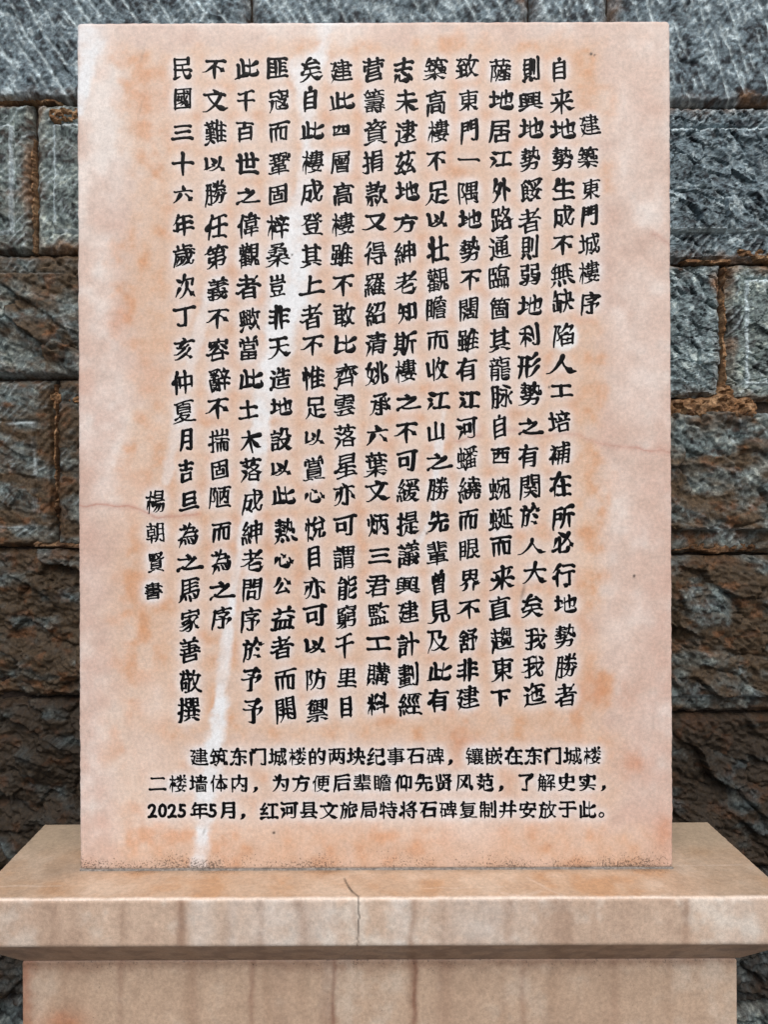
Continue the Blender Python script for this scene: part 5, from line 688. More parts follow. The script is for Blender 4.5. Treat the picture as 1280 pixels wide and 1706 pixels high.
[22,2,96,192,36,192,2,79,142,79,113,3,79,113,114,111,151,113,2,151,113,152,142,2,34,133,196,133,3,199,178,202,170,200,159,6,200,159,189,156,177,156,174,159,172,165,172,194,2,172,194,122,194,5,122,194,121,175,118,167,114,160,105,153,2,105,153,95,154,2,114,110,114,32,2,100,164,107,157,2,100,164,34,157,2,100,164,104,170,2,138,176,148,170,2,65,191,65,162,2,199,49,33,49,2,114,71,58,72,2,58,72,59,93,2,59,93,171,92,2,171,92,172,73,3,172,73,166,71,114,71],
[6,3,82,153,114,115,151,60,6,140,165,141,158,130,133,104,88,79,60,64,58,5,34,34,44,59,51,86,55,123,56,191,2,56,191,174,191,6,174,191,175,99,179,60,185,40,189,36,197,35,4,197,35,202,40,204,55,200,70],
[22,2,191,36,126,75,5,184,108,179,88,163,62,144,45,114,31,2,114,31,107,34,3,79,70,84,54,93,41,3,61,164,66,158,69,145,3,83,54,43,41,38,37,2,38,37,30,39,4,200,194,191,196,115,185,103,189,2,201,108,112,108,3,114,165,118,161,125,143,3,146,171,152,167,157,149,2,30,154,32,162,2,32,162,64,193,3,64,193,73,189,92,170,2,126,75,115,72,4,126,75,136,101,145,114,149,128,2,44,88,85,88,2,85,88,85,143,2,85,143,44,143,2,44,143,43,42,2,86,117,44,117,3,180,140,191,166,192,175],
[11,2,87,41,82,66,2,118,190,118,94,2,182,191,56,191,2,56,191,56,94,2,56,94,193,93,6,193,93,190,55,185,35,175,30,160,30,154,34,3,111,72,118,67,125,45,5,50,72,47,59,40,43,34,35,27,33,2,56,158,175,158,2,56,127,175,127,3,161,57,154,69,146,75],
[14,2,34,180,196,180,3,159,36,170,30,186,33,3,186,33,189,44,188,104,2,188,104,42,104,2,42,104,42,31,3,106,204,113,198,117,181,2,79,42,80,80,2,80,80,150,80,2,150,80,150,52,2,150,52,79,51,2,67,157,66,128,2,66,128,166,129,2,166,129,166,155,3,166,155,160,157,67,157],
[18,2,31,33,41,33,4,41,33,52,45,61,65,62,101,4,174,160,176,149,182,136,199,118,2,199,118,209,119,2,173,122,148,121,2,148,121,150,155,4,150,155,173,160,183,164,192,164,3,61,64,69,62,171,62,2,171,91,62,91,2,171,101,171,31,2,34,183,197,183,2,36,159,84,159,5,84,159,84,141,80,122,72,118,60,121,4,115,117,115,140,118,149,135,170,5,28,117,35,118,47,131,52,143,54,158,3,92,171,98,169,107,158,2,117,185,114,200,2,114,200,107,203],
[22,2,106,183,34,183,2,109,143,30,143,3,66,202,70,197,72,183,2,85,143,92,167,2,92,167,101,172,2,42,31,43,118,2,43,118,98,118,4,98,118,100,112,100,49,98,35,4,98,35,93,33,83,32,73,37,2,42,68,100,68,3,133,59,188,59,194,57,2,194,57,201,41,7,201,41,197,34,189,31,146,31,136,36,133,47,133,126,2,133,126,189,128,2,189,128,189,157,3,189,157,139,157,133,158,2,133,158,133,200,2,192,103,133,103,2,42,94,100,94,2,133,81,191,81,2,133,185,199,185,4,52,143,52,158,49,166,46,170],
[2,5,46,27,54,28,67,39,72,48,74,64,2,74,64,64,72],
]
# (text, origin of the measured crop, [(x, y) of each character in that crop])
Z = 3.765
def crop(x0, y0, pts, z=Z): return [(x0 + a / z, y0 + b / z) for a, b in pts]
COLUMNS = [
 ("建築東門城樓序", [(983,209),(980,263),(985.6,315),(983,360),(983,406.6),(982,454),(984,505)]),
 ("自来地勢生成不無缺陷人工培補在所必行地勢勝者", crop(720,60,[(800,210),(815,410),(828,585),(822,770),(826,960),(824,1130),(820,1315)]) + crop(720,440,[(815,60),(822,230),(828,445),(815,630),(812,795),(800,985),(800,1190),(808,1385)]) + crop(720,820,[(820,160),(818,315),(828,520),(838,700),(838,905),(845,1095),(838,1275)])),
 ("則興地勢餒者則弱地利形勢之有関於人大矣我我迤", crop(720,60,[(622,210),(617,410),(625,580),(618,775),(622,965),(612,1160),(612,1325)]) + crop(720,440,[(610,70),(620,260),(610,450),(608,640),(620,815),(613,1020),(605,1205),(617,1400)]) + crop(720,820,[(620,145),(630,340),(643,505),(628,715),(650,920),(637,1095),(640,1270)])),
 ("薩地居江外路通臨箇其龍脉自西蜿蜒而来直趨東下", crop(720,60,[(428,215),(438,400),(425,600),(430,770),(430,970),(440,1145),(425,1330)]) + crop(720,440,[(420,80),(425,275),(425,475),(425,655),(440,830),(425,1020),(430,1205),(425,1410)]) + crop(720,820,[(432,170),(435,340),(443,540),(423,725),(440,925),(445,1110),(430,1295)])),
 ("致東門一隅地勢不闊雖有江河蟠繞而眼界不舒非建", crop(720,60,[(220,195),(232,405),(235,600),(230,775),(228,985),(238,1150),(240,1345)]) + crop(720,440,[(238,100),(230,285),(225,475),(220,660),(230,850),(220,1030),(220,1215),(235,1410)]) + crop(720,820,[(230,175),(235,360),(240,555),(232,740),(228,930),(222,1120),(225,1290)])),
 ("築高樓不足以壮觀瞻而收江山之勝先輩曾見及此有", crop(460,60,[(1000,210),(1003,415),(1018,600),(1005,790),(1015,985),(1010,1155),(1015,1340)]) + crop(460,440,[(1015,100),(1005,280),(1015,480),(1015,660),(1015,855),(1005,1050),(1020,1240),(1020,1415)]) + crop(460,820,[(1015,185),(1010,380),(1020,570),(1025,750),(1015,935),(1030,1125),(1020,1305)])),
 ("志未逮茲地方紳老知斯樓之不可緩提議興建計劃經", crop(460,60,[(800,215),(818,410),(815,605),(808,795),(825,970),(810,1175),(810,1360)]) + crop(460,440,[(812,120),(822,300),(810,500),(812,670),(830,865),(815,1060),(820,1240),(830,1420)]) + crop(460,820,[(825,195),(830,385),(825,585),(830,755),(825,955),(828,1150),(838,1330)])),
 ("营籌資捐款又得羅紹清姚承六葉文炳三君監工購料", crop(460,60,[(612,210),(615,410),(622,605),(607,790),(628,990),(625,1170),(620,1365)]) + crop(460,440,[(620,130),(622,310),(625,500),(632,685),(655,880),(635,1065),(625,1260),(632,1420)]) + crop(460,820,[(638,205),(648,400),(635,590),(640,765),(640,950),(640,1145),(638,1330)])),
 ("建此四層高樓雖不敢比齊雲落星亦可謂能窮千里目", crop(460,60,[(408,220),(415,405),(408,595),(402,795),(420,990),(418,1180),(410,1370)]) + crop(460,440,[(420,135),(425,320),(435,500),(440,700),(432,885),(435,1080),(440,1265),(428,1440)]) + crop(460,820,[(430,215),(425,410),(445,600),(440,780),(430,965),(445,1165),(440,1350)])),
 ("矣自此樓成登其上者不惟足以賞心悅目亦可以防禦", crop(460,60,[(218,210),(215,395),(228,590),(230,790),(225,980),(228,1180),(222,1380)]) + crop(460,440,[(218,130),(220,330),(228,515),(232,715),(250,900),(238,1090),(235,1285),(240,1450)]) + crop(460,820,[(245,225),(238,410),(240,600),(245,780),(242,965),(250,1175),(258,1370)])),
 ("匪寇而鞏固梓桑豈非天造地設以此熱心公益者而開", crop(220,60,[(910,200),(922,400),(920,600),(925,805),(915,995),(915,1195),(915,1375)]) + crop(220,440,[(910,135),(920,335),(922,525),(930,720),(935,895),(935,1100),(930,1285),(950,1450)]) + crop(220,820,[(960,240),(950,425),(940,590),(948,790),(935,975),(962,1180),(962,1365)])),
 ("此千百世之偉觀者歟當此土木落成紳老問序於予予", crop(220,60,[(722,200),(715,410),(708,600),(720,800),(725,1005),(728,1185),(735,1375)]) + crop(220,440,[(725,145),(738,350),(730,530),(745,720),(728,910),(745,1110),(748,1290)]) + crop(220,820,[(755,60),(752,250),(752,430),(752,615),(742,800),(760,985),(745,1180),(757,1375)])),
 ("不文難以勝任第義不容辭不揣固陋而為之序", crop(220,60,[(515,210),(520,405),(520,605),(515,805),(522,990),(525,1195),(525,1385)]) + crop(220,440,[(535,155),(535,345),(538,535),(545,725),(535,910),(545,1110),(550,1290),(550,1465)]) + crop(220,820,[(560,250),(555,430),(562,615),(560,790)])),
 ("民國三十六年歲次丁亥仲夏月吉旦為之馬家善敬撰", crop(220,60,[(315,205),(318,395),(315,605),(318,805),(320,990),(318,1185),(322,1375)]) + crop(220,440,[(335,140),(330,330),(325,530),(315,745),(325,930),(337,1105),(338,1295)]) + crop(220,820,[(357,55),(350,265),(357,440),(355,615),(365,805),(360,990),(367,1190),(352,1365)])),
 ("楊朝賢書", crop(220,820,[(145,60),(145,255),(148,440),(130,620)])),
]
CAPTION = [
 ("建筑东门城楼的两块纪事石碑，镶嵌在东门城楼", [(331.6 + 32.8 * i, 1261.5 - .11 * i) for i in range(21)]),
 ("二楼墙体内，为方便后辈瞻仰先贤风范，了解史实，", [(262 + 34.15 * i, 1306 - .12 * i) for i in range(23)]),
 ("2025年5月，红河县文旅局特将石碑复制并安放于此。", [(254,1350.5),(270.5,1350.5),(287,1350.5),(303.5,1350.5),(331.5,1350.8),(354.5,1350.5),(379,1350.5),(412,1350.5)]
   + [(448 + 33.2 * i, 1350.6 - .12 * i) for i in range(18)]),
]
SIZE = {'自':(.66,1),'目':(.58,.95),'四':(.74,.5),'西':(.78,.72),'一':(.9,1),'百':(.75,.85),'旦':(.82,.8),'吉':(.62,1),'月':(.62,.95),'工':(.98,.62),
 '土':(.82,.85),'山':(.76,.82),'而':(.86,.85),'之':(1,.68),'心':(.86,.58),'六':(.85,.76),'以':(.92,.64),'人':(1.12,.72),'三':(.98,.74),'固':(.78,.84),
 '不':(.88,.9),'興':(1.08,.74),'高':(.84,1),'門':(.78,1),'豈':(.7,.95),'其':(.84,1),'此':(1.02,.8),'上':(1,.82),'公':(.76,.7),'可':(.92,.92),'丁':(.95,.82),
 '外':(.78,1),'江':(.92,.74),'書':(.78,.8),'賢':(.68,.92),'地':(.98,.8),'則':(.72,1),'國':(.8,.95),'予':(.84,1),'十':(.86,.92),'下':(.86,.76),'千':(.72,.98),
 '曾':(.6,.95),'里':(.86,.85),'見':(.86,1),'直':(.9,1),'志':(.76,1),'知':(.8,.84),'者':(.9,1),'大':(.98,.92),'生':(.92,.86),'又':(.92,.72),'方':(.98,.78),'世':(.96,.9),'此':(1.02,.78),'比':(.98,.78)}
GLYPH = {}
for ch, d in zip(sorted(set(''.join(t for t, _ in COLUMNS + CAPTION))), STROKES):
    p = 1; L_ = []
    for _ in range(d[0]):
        k = d[p]; p += 1
        L_.append([(d[p + 2 * i] / 200 - .08, d[p + 2 * i + 1] / 200 - .2) for i in range(k)]); p += 2 * k
    GLYPH[ch] = L_
INK = []           # (centre line in tablet pixels, half widths) of everything lettered, for the cleaned halo around it
rng = np.random.default_rng(11)
def lettering(name, text, pts, em, parent, caption=False):
    V, Q, T = [], [], []; off = 0
    for ch, (px, py) in zip(text, pts):
        px, py = unroll(px, py); px = float(px); py = float(py)
        st_ = [np.array(s) for s in GLYPH[ch]]
        allp = np.vstack(st_); mn, mxx = allp.min(0), allp.max(0); c0 = (mn + mxx) / 2
        if ch in '，。': c0 = np.array([.5, .37])
        if caption:
            sx = sy = 1.0
            if ch in '0123456789': sx, sy, c0 = .98, 1.02, np.array([.25, .33])
            rib = glyph_ribbons(st_, rng, .06, 1.36, .3)
            if ch in '0123456789':
                rib = [(P, np.full(len(w), .086), k) for P, w, k in rib]
            if ch == '。': rib = [(P, np.full(len(w), .04), k) for P, w, k in rib]
            rot = 0; e = em
        else:
            sx, sy = SIZE.get(ch, (.88, .98))
            sx *= rng.uniform(.95, 1.05); sy *= rng.uniform(.95, 1.05)
            rib = glyph_ribbons(st_, rng, rng.uniform(.12, .20), rng.uniform(1.14, 1.32), 1.0)
            rot = math.radians(rng.normal(0, 1.3)); e = em * rng.uniform(.97, 1.04)
        cr, sr = math.cos(rot), math.sin(rot)
        for P, w, k in rib:
            P = P - c0
            if not caption: P[:, 1] -= 0
            P = np.c_[P[:, 0] * sx, P[:, 1] * sy]
            P = np.c_[P[:, 0] * cr - P[:, 1] * sr, P[:, 0] * sr + P[:, 1] * cr]
            P = np.c_[px + P[:, 0] * e, py - P[:, 1] * e]; w = w * e
            INK.append((P, w))
            # ends: two narrowing rings for a round brush tip
            T0 = P[0] - P[1]; T0 = T0 / (np.hypot(*T0) + 1e-9); T1 = P[-1] - P[-2]; T1 = T1 / (np.hypot(*T1) + 1e-9)
            Pe = np.vstack([P[0] + T0 * w[0] * .95, P[0] + T0 * w[0] * .6, P, P[-1] + T1 * w[-1] * .6, P[-1] + T1 * w[-1] * .95])
            we = np.r_[w[0] * .30, w[0] * .80, w, w[-1] * .80, w[-1] * .30]
            we = we * (1 + .03 * rng.normal(0, 1, len(we)).clip(-1.5, 1.5))
            tg = np.gradient(Pe, axis=0); tg = tg / (np.hypot(*tg.T)[:, None] + 1e-9)
            nr = np.c_[-tg[:, 1], tg[:, 0]]
            n = len(Pe)
            for (f, hh) in ((1.0, .00005), (.85, .00030), (0., .00034), (-.85, .00030), (-1.0, .00005)):
                q_ = Pe + nr * (we * f)[:, None]
                V.append(np.stack([wx(q_[:, 0]), np.full(n, -hh) - (0 if f else 1) * we * S * .03, wz(q_[:, 1])], 1))
            i = np.arange(n - 1)
            for r in range(4):
                a = off + r * n + i; b = a + n
                Q.append(np.stack([a, a + 1, b + 1, b], 1))
            off += 5 * n
    return make_mesh(name, np.vstack(V), np.vstack(Q), None, M_INK, parent, smooth=True)

# ------------------------------------------------------------------ the marble tablet
TX0, TX1, TY0, TY1 = 130.0, 1120.5, 36.0, 1448.5
BV = 4.5
def prof_tablet():
    return [(BV * .45, BV * .1), (BV * .8, BV * .42), (BV, BV)] + [(BV, z) for z in (20, 45, 70)] + [(BV * .6, 88), (0, 90)]
tab = bpy.data.objects.new('marble_tablet', None); C.objects.link(tab)
tab.location = (wx(625.0), 0, CAP_TOP)
tag(tab, 'upright pink marble tablet lettered in black Chinese columns on the pedestal', 'tablet')
parts = []
for k, (text, pts) in enumerate(COLUMNS):
    nm = 'heading_column' if k == 0 else 'signature_column' if k == 14 else 'inscription_column'
    o = lettering(nm, text, pts, 41.5 if 0 < k < 14 else 38.0, None)
    if k == 0: o['label'] = 'short column of seven black characters at the right edge of the text'
    if k == 14: o['label'] = 'lowest short column of four black characters at the left edge of the text'
    parts.append(o)
for text, pts in CAPTION:
    parts.append(lettering('caption_line', text, pts, 31.0, None, True))
# the face: grid every two pixels, with the stains and veins of the stone
nu, nv = int((TX1 - TX0 - 2 * BV) / 2), int((TY1 - TY0 - 2 * BV) / 2)
V, Q, NG = slab(TX0 + BV, TX1 - BV, -(TY1 - BV), -(TY0 + BV), nu, nv, prof_tablet(), .9, 5)
hx, hy, RC = (TX1 - TX0) / 2, (TY1 - TY0) / 2, 8.0
ux, uy = V[:, 0] - (TX0 + TX1) / 2, V[:, 1] + (TY0 + TY1) / 2
qx, qy = np.abs(ux) - (hx - RC), np.abs(uy) - (hy - RC)
qr = np.hypot(qx, qy); rb = np.where(V[:, 2] > BV * .9, RC, np.where(V[:, 2] > BV * .3, RC - BV * .2, np.where(V[:, 2] > 0, RC - BV * .55, RC - BV)))
ov = (qx > 0) & (qy > 0) & (qr > rb)
V[ov, 0] = (TX0 + TX1) / 2 + np.sign(ux[ov]) * (hx - RC + qx[ov] * rb[ov] / qr[ov])
V[ov, 1] = -(TY0 + TY1) / 2 + np.sign(uy[ov]) * (hy - RC + qy[ov] * rb[ov] / qr[ov])
PX, PY, PZ = V[:, 0], -V[:, 1], V[:, 2]
def blur(a, s):
    r = int(s * 3) + 1; k = np.exp(-.5 * (np.arange(-r, r + 1) / s) ** 2); k /= k.sum()
    a = np.pad(a, r, mode='edge')
    a = sum(k[i] * a[i:a.shape[0] - 2 * r + i, :] for i in range(2 * r + 1))
    return sum(k[i] * a[:, i:a.shape[1] - 2 * r + i] for i in range(2 * r + 1))
hg = np.zeros((760, 540))
for P, w in INK:
    n = max(2, int(np.hypot(*np.diff(P, axis=0).T).sum() / 1.5))
    t = np.linspace(0, 1, n); s = np.linspace(0, 1, len(P))
    x = np.interp(t, s, P[:, 0]); y = np.interp(t, s, P[:, 1])
    hg[np.clip((y / 2).round().astype(int), 0, 759), np.clip(((x - 100) / 2).round().astype(int), 0, 539)] = 1
near = np.clip(blur(hg, 3.9) * 4.3, 0, 1); wide = np.clip(blur(hg, 5.0) * 3.6, 0, 1)
def sample(a, x, y):
    i = np.clip((x - 100) / 2, 0, a.shape[1] - 2); j = np.clip(y / 2, 0, a.shape[0] - 2)
    i0 = i.astype(int); j0 = j.astype(int); u = i - i0; v = j - j0
    return a[j0, i0] * (1 - u) * (1 - v) + a[j0, i0 + 1] * u * (1 - v) + a[j0 + 1, i0] * (1 - u) * v + a[j0 + 1, i0 + 1] * u * v
def tablet_colour(x, y):
    n1 = fbm(x / 190, y / 230, 501, 4); n2 = fbm(x / 60, y / 60, 502, 4); n3 = fbm(x / 24, y / 24, 503, 3)
    c = mix(np.broadcast_to(lin(207, 186, 175), x.shape + (3,)), lin(224, 216, 211), sstep(-.15, .55, n1 * .6 + n2 * .7))
    c = mix(c, lin(197, 167, 153), sstep(.05, .6, -n2 * .7 - n1 * .4) * .7)
    n4 = fbm(x / 9, y / 9, 504, 3); c = c * (1 + .09 * n4 + .06 * n3)[..., None]
    mg = np.maximum(sstep(1010, 1110, x + 30 * n2), sstep(235, 140, x + 30 * n2)) * sstep(420, 760, y + 120 * n1)
    c = mix(c, lin(198, 166, 153), .55 * mg * (.75 + .8 * n3))
    # rusty water stain over the lettered field
    ed = np.minimum(np.minimum(x - 205, 1012 - x), np.minimum(y - 62, 1250 - y)) + 34 * n2 + 14 * n3
    R = sstep(-18, 30, ed)
    ed2 = np.minimum(x - 225, 1045 - x) + 30 * n2; R2 = sstep(-20, 40, ed2) * sstep(1195, 1240, y)
    ed3 = np.minimum(x - 170, 330 - x) + 40 * n2; R3 = sstep(-20, 50, ed3) * sstep(800, 900, y) * .7
    low = sstep(1350, 1395, y + 20 * n2) * sstep(1135, 1040, x) * sstep(150, 215, x + 40 * n2)
    st_ = np.maximum.reduce([R * .95, R2 * .72, R3, low * .85])
    o = mix(np.broadcast_to(lin(208, 175, 149), x.shape + (3,)), lin(201, 151, 114), sstep(-.1, .55, n2 * .5 + n3 * .6 + .05))
    o = mix(o, lin(217, 196, 180), sstep(.1, .6, -n2 * .7 - n3 * .4) * .8)
    c = mix(c, o, st_ * (.80 + .25 * n3))
    for (bx, by, br, am) in ((1052, 1275, 16, .7), (1045, 1160, 14, .5), (978, 1048, 14, .7), (985, 1155, 16, .7), (200, 540, 20, .5), (246, 625, 22, .5), (1110, 1385, 14, .6), (765, 1240, 20, .6), (140, 620, 16, .35), (270, 160, 20, .4)):
        c = mix(c, lin(194, 134, 100), am * np.exp(-((x - bx) ** 2 + ((y - by) * .8) ** 2) / (2 * br * br)) * (.7 + .6 * n3))
    # stone kept clean around the letters
    h = sample(near, x, y); w = sample(wide, x, y)
    c = mix(c, lin(221, 209, 202), w * (.58 + .8 * n3) * .85)
    c = mix(c, lin(223, 222, 224), h * (.88 + .25 * n3))
    # white veins
    wv = 20 * fbm(x / 34, y / 34, 511, 5, .6)
    def vein(pts, ws, am, col=(225, 229, 233), soft=1.35):
        nonlocal c
        d, wd = seg_dist(x, y, pts, ws)
        d = d + wv * np.minimum(1, wd / 14) * .6
        c = mix(c, lin(*col), am * sstep(wd * soft, wd * .35, d) * np.clip(.85 + .6 * n3, 0, 1))
    vein([(545, 36), (542, 70), (530, 120)], [15, 13, 9], .75)
    vein([(525, 100), (512, 130), (500, 108), (516, 200), (512, 262)], [16, 22, 14, 18, 13], .8)
    vein([(514, 255), (508, 320), (494, 385)], [12, 14, 26], .62)
    vein([(496, 372), (488, 430), (482, 500), (470, 560)], [26, 40, 36, 28], 1.15)
    vein([(472, 550), (455, 610), (438, 680), (428, 740)], [24, 26, 19, 14], .95)
    vein([(430, 720), (424, 800), (410, 880)], [17, 14, 12], .68)
    vein([(408, 880), (392, 960), (384, 1020)], [10, 8, 7], .6)
    vein([(386, 1000), (372, 1100), (362, 1180)], [9, 11, 8], .8)
    vein([(370, 1175), (352, 1260), (340, 1340), (334, 1400), (326, 1449)], [14, 17, 18, 17, 18], 1.12, soft=1.3)
    vein([(345, 500), (326, 570), (312, 640)], [11, 12, 9], .5); vein([(300, 680), (288, 745), (276, 800)], [8, 11, 8], .45)
    vein([(740, 690), (733, 745), (727, 790), (722, 860), (700, 900)], [6, 7, 6, 6, 8], .65)
    vein([(130, 36), (150, 60), (148, 110), (133, 185)], [26, 28, 18, 9], .97)
    vein([(545, 36), (600, 40)], [9, 4], .35)
    for (bx, by, br, am) in ((1042, 520, 30, .4), (1050, 230, 30, .3), (1000, 1060, 22, .3), (255, 1165, 24, .5), (200, 640, 34, .3), (210, 830, 30, .35), (800, 1390, 26, .35), (760, 1392, 24, .25), (240, 1260, 26, .3), (150, 960, 22, .3), (1075, 640, 26, .25), (190, 300, 30, .25)):
        c = mix(c, lin(227, 220, 216), am * np.exp(-((x - bx) ** 2 + ((y - by) * .75) ** 2) / (2 * br * br)) * (.8 + .9 * n3))
    d = np.hypot(x - 941, y - 563); c = mix(c, lin(226, 229, 230), .9 * sstep(27, 18, d + 5 * n3) * (x > 925))
    # hairline reddish seams
    for pts in ([(830, 712), (905, 728), (960, 722), (1000, 742), (1060, 748), (1122, 756)], [(128, 838), (180, 839), (235, 848), (262, 860), (330, 858)], [(760, 735), (800, 728)], [(1090, 390), (1120, 410)]):
        d, _ = seg_dist(x, y + 5 * n3, pts)
        c = mix(c, lin(178, 126, 112), .34 * sstep(2.2, .5, d) * (.5 + .9 * sstep(-.3, .3, n2)) + .22 * sstep(9, 1, d))
    # soot marks
    for (sx_, sy_, sw_, sl_, am) in ((872, 985, 3, 16, .45), (700, 880, 4, 22, .3), (436, 790, 3, 12, .4), (242, 80, 2.5, 26, .3), (236, 180, 2, 14, .28), (640, 1292, 7, 3, .6), (338, 1383, 1.6, 7, .5), (597, 1316, 5, 2, .4)):
        c = mix(c, lin(70, 66, 64), am * np.exp(-((x - sx_ + .25 * (y - sy_)) / sw_) ** 2 - ((y - sy_) / sl_) ** 2) * (.7 + .8 * n3))
    for (sx_, sy_, r_) in ((988, 91, 2.2), (994, 93, 1.4), (916, 646, 1.8), (1057, 961, 2.0), (454, 1387, 2.0), (488, 424, 1.6), (711, 889, 1.8), (900, 570, 1.6), (948, 573, 2.2)):
        c = mix(c, lin(30, 28, 28), .9 * sstep(r_ + 1.2, r_ - .6, np.hypot(x - sx_, y - sy_)))
    c = mix(c, lin(140, 132, 126), .75 * sstep(1441, 1448, y + 2.5 * n3))
    up = 1446 - y + 9 * fbm(x / 45, y / 30, 521, 3)
    dirt = (.62 * sstep(62, 22, up) + .38 * sstep(26, 4, up)) * (.85 + .5 * fbm(x / 60, y / 40, 522, 3))
    c = mix(c, lin(168, 134, 110), .45 * np.clip(dirt, 0, 1))
    dirt = np.maximum(dirt * .85, .13 * st_)
    return np.clip(c, 0, .86), np.clip(dirt, 0, 1)
c, al = tablet_colour(PX, PY)
side = PZ > BV * 1.2
W3 = np.stack([wx(PX), PZ * S, wz(PY)], 1)
o = make_mesh('slab', W3, Q[:, ::1], np.concatenate([c, al[:, None]], 1), M_TABLET, None, True, NG)
parts.append(o)
# bead of grey sealant along the foot of the tablet
nb = 420
bx = np.linspace(TX0 + .5, TX1 - .5, nb); rr = []
for k, (dy, dz) in enumerate(((0.0005, 2.6), (-.0010, 2.1), (-.0020, 1.0), (-.0026, -.5))):
    j = fbm(bx / 22, np.full(nb, k * 3.), 601, 3)
    rr.append(np.stack([wx(bx), np.full(nb, dy) - .0007 * j, CAP_TOP + (dz + 1.1 * j * (k < 3)) * S], 1))
seal = make_mesh('sealant_bead', np.vstack(rr), grid_quads(nb, 4), np.concatenate([np.tile(lin(122, 116, 110), (4 * nb, 1)), np.ones((4 * nb, 1))], 1), M_SEAL, None)
parts.append(seal)
inv = Matrix.Translation(tab.location).inverted()
for o in parts:
    o.data.transform(inv); o.parent = tab

# ------------------------------------------------------------------ the pedestal
ped = bpy.data.objects.new('marble_pedestal', None); C.objects.link(ped)
DF, DB, DBASE = .926, 1.147, .970
ped.location = (wx(630.0), 0, 0)
tag(ped, 'stained pink marble pedestal with overhanging cracked cap under the tablet', 'pedestal')
X0, X1 = 630 - 635.0, 630 + 635.0                # in tablet pixels
Yf, Yb = (DF - 1) * F, (DB - 1) * F              # front and back, pixels from the tablet face
CV = 5.0                                          # rounded arris
CAPH = 73.0
CRACK = [(572, Yf + 62), (578, Yf + 40), (586, Yf + 20), (595, Yf + 6), (595, Yf)]
def ped_colour(x, y, h, top):
    """x: pixels; y: pixels behind the tablet face; h: pixels below the top; top: mask of the upper face"""
    s = x + 6 * fbm(x / 40, h / 60, 701, 2)
    run = .6 * fbm(s / 70, h / 900, 702, 2) + .5 * fbm(x / 26, h / 34, 706, 4); run2 = fbm(s / 24, h / 260, 703, 2); n2 = fbm(x / 60, (h + y) / 60, 704, 4); n3 = fbm(x / 22, (h + y) / 22, 705, 3)
    f = mix(np.broadcast_to(lin(190, 168, 150), x.shape + (3,)), lin(207, 197, 186), sstep(-.05, .55, run * .9 + n3 * .25))
    f = mix(f, lin(172, 149, 132), sstep(.05, .6, -run * .8 - n2 * .4 + .2 * run2) * .8)
    for (cx_, w_, am) in ((352, 20, .6), (468, 60, .55), (545, 24, .4), (660, 18, .6), (790, 70, .45), (1190, 40, .3), (400, 10, .3)):
        f = mix(f, lin(208, 206, 203), am * np.exp(-((s - cx_) / w_) ** 2) * sstep(150, 60, h) * (.8 + .5 * n3))
    for (cx_, w_, am) in ((322, 9, .55), (590, 5, .35), (681, 6, .5), (735, 20, .25), (230, 7, .35), (445, 6, .35), (505, 10, .25), (828, 8, .4), (960, 7, .35), (1100, 9, .35), (900, 34, .4), (1005, 30, .25), (60, 30, .3), (130, 40, .3), (1262, 14, .4)):
        f = mix(f, lin(146, 118, 100), 1.5 * am * np.exp(-((s - cx_) / w_) ** 2) * (.75 + .6 * run2))
    t = mix(np.broadcast_to(lin(188, 162, 138), x.shape + (3,)), lin(183, 146, 113), sstep(-.1, .5, n2))
    t = mix(t, lin(200, 180, 160), sstep(.1, .6, -n2 + .3 * n3) * .7)
    t = mix(t, lin(172, 154, 132), .65 * sstep(20, 120, y) + .4 * sstep(-40, 30, x - 1150) + .3 * sstep(120, 40, x))
    t = mix(t, lin(120, 98, 74), .45 * np.exp(-(((x - 95) / 34) ** 2 + ((y - 6) / 30) ** 2)) * (.8 + .8 * n3))
    t = mix(t, lin(226, 214, 202), .7 * sstep(9, 1, y - Yf + 3 * n3))  # pale front rim: highlight of the rounded arris painted into the colour
    for pts, w_ in (([(-10, Yf + 40), (118, Yf + 42)], 1.6), ([(870, Yf + 62), (900, Yf + 20), (915, Yf + 4)], 1.8), ([(700, Yf + 30), (830, Yf + 34)], 1.2), ([(820, Yf + 14), (850, Yf + 4), (880, Yf + 20)], 3), ([(1090, Yf + 100), (1240, Yf + 104)], 1.5)):
        d, _ = seg_dist(x, y + 3 * n3, pts); t = mix(t, lin(218, 202, 186), .28 * sstep(w_ * 2, w_ * .5, d))
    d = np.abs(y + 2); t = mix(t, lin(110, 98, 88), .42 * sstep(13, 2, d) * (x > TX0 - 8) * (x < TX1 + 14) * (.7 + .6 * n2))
    c = np.where(top[:, None], t, f)
    return c, n2, n3
step = 2.0
# cap: local (u, v, depth) = (x, y behind, pixels below the top)
prof = [(CV * .3, CV * .06), (CV * .62, CV * .25), (CV * .87, CV * .55), (CV, CV)]
prof += [(CV, h) for h in np.arange(CV + 2, CAPH - 2, 2)]
prof += [(CV - .7, CAPH - .6), (CV - 2.2, CAPH + 1.2)] + [(CV - 2.2 - k, CAPH + 1.2 + k) for k in np.arange(3, 54, 3)] + [(CV - 54, CAPH + 53.4)]
nu, nv = int((X1 - X0 - 2 * CV) / step), int((Yb - Yf - 2 * CV) / step)
V, Q, NG = slab(X0 + CV, X1 - CV, Yf + CV, Yb - CV, nu, nv, prof, .8, 21)
x, y, h = V[:, 0], V[:, 1], V[:, 2]
top = h < CV * .5
c, n2, n3 = ped_colour(x, y, h, top)
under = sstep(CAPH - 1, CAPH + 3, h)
c = mix(c, mix(np.broadcast_to(lin(158, 128, 106), c.shape), lin(130, 102, 84), sstep(-.2, .4, n3)), .85 * under)  # chamfer tinted darker, painting in the shade under the overhang
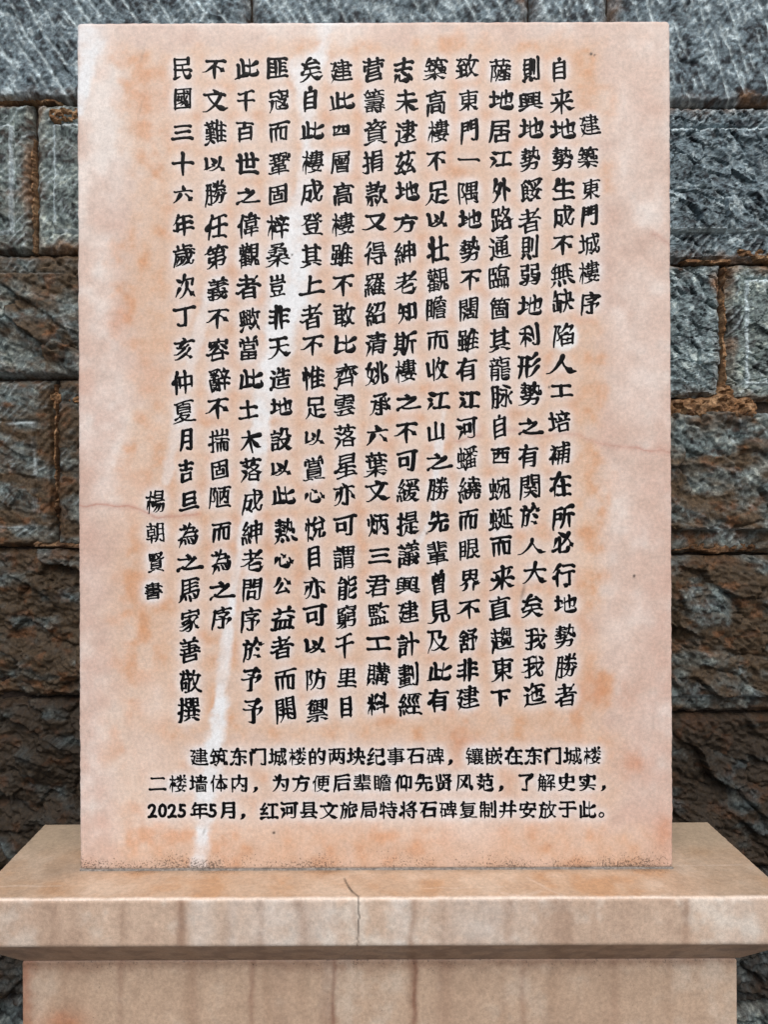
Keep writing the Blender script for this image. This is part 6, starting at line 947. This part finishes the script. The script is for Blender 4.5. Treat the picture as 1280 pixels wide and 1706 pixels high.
d, _ = seg_dist(x + 1.5 * n3, y, CRACK); crk = np.where(top, sstep(2.6, .7, d), 0)
fx = np.interp(h, [0, 8, 30, 50, 66, 74, 90, 126], [595, 595, 596, 594, 594, 592, 582, 560]) + 1.4 * fbm(h / 7, h * 0, 711, 3)
crk = np.maximum(crk, np.where(~top & (y < 0), sstep(2.1 - .8 * sstep(10, 60, h), .4, np.abs(x - fx)) * (1 - .45 * under), 0))
c = mix(c, lin(30, 22, 18), .95 * crk * (.75 + .5 * n3))
al = np.where(top, .6 * sstep(34, 4, np.abs(y + 4)) * (.6 + .7 * n2) + .12, .06 + .10 * under)
o1 = make_mesh('cap_slab', np.stack([wx(x), y * S, CAP_TOP - h * S], 1), Q, np.concatenate([np.clip(c, 0, .85), np.clip(al, 0, 1)[:, None]], 1), M_PED, ped, True, NG)
o1['label'] = 'overhanging cap slab with a dark crack at the middle of its front edge'
# base block
BX0, BX1 = 629 - 577.5, 629 + 577.5
Yf2, Yb2 = (DBASE - 1) * F, Yb - 55
HB = CAPH + 53.6
prof = [(CV * .3, CV * .06), (CV * .62, CV * .25), (CV * .87, CV * .55), (CV, CV)]
prof += [(CV, k) for k in np.arange(CV + 2, 190, 2)] + [(CV, k) for k in np.arange(200, CAP_TOP / S - HB, 20)] + [(CV, CAP_TOP / S - HB)]
nu = int((BX1 - BX0 - 2 * CV) / step)
V, Q, NG = slab(BX0 + CV, BX1 - CV, Yf2 + CV, Yb2 - CV, nu, 30, prof, .7, 31)
x, y, h = V[:, 0], V[:, 1], V[:, 2]
c, n2, n3 = ped_colour(x, y, h + HB, np.zeros(len(x), bool))
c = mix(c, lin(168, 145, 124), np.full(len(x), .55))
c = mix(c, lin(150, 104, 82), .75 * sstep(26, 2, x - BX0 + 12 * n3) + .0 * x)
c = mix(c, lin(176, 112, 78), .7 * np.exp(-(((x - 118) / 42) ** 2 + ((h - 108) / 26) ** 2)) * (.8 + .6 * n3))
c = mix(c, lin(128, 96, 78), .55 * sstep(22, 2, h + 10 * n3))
for (cx_, w_, am) in ((424, 5, .6), (545, 12, .3), (556, 4, .6), (686, 5, .75), (735, 14, .25), (470, 20, .2), (210, 6, .3), (862, 5, .35), (1010, 8, .2), (120, 5, .2), (330, 9, .25)):
    c = mix(c, lin(112, 74, 58), 1.25 * am * np.exp(-((x + 4 * n3 + .02 * h - cx_) / w_) ** 2) * (.7 + .5 * n2))
al = .30 + .25 * sstep(30, 0, h) + .12 * n2
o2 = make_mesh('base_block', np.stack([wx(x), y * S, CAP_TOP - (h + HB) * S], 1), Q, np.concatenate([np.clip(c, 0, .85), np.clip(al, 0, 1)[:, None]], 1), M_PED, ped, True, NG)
inv = Matrix.Translation(ped.location).inverted()
for o in (o1, o2): o.data.transform(inv)
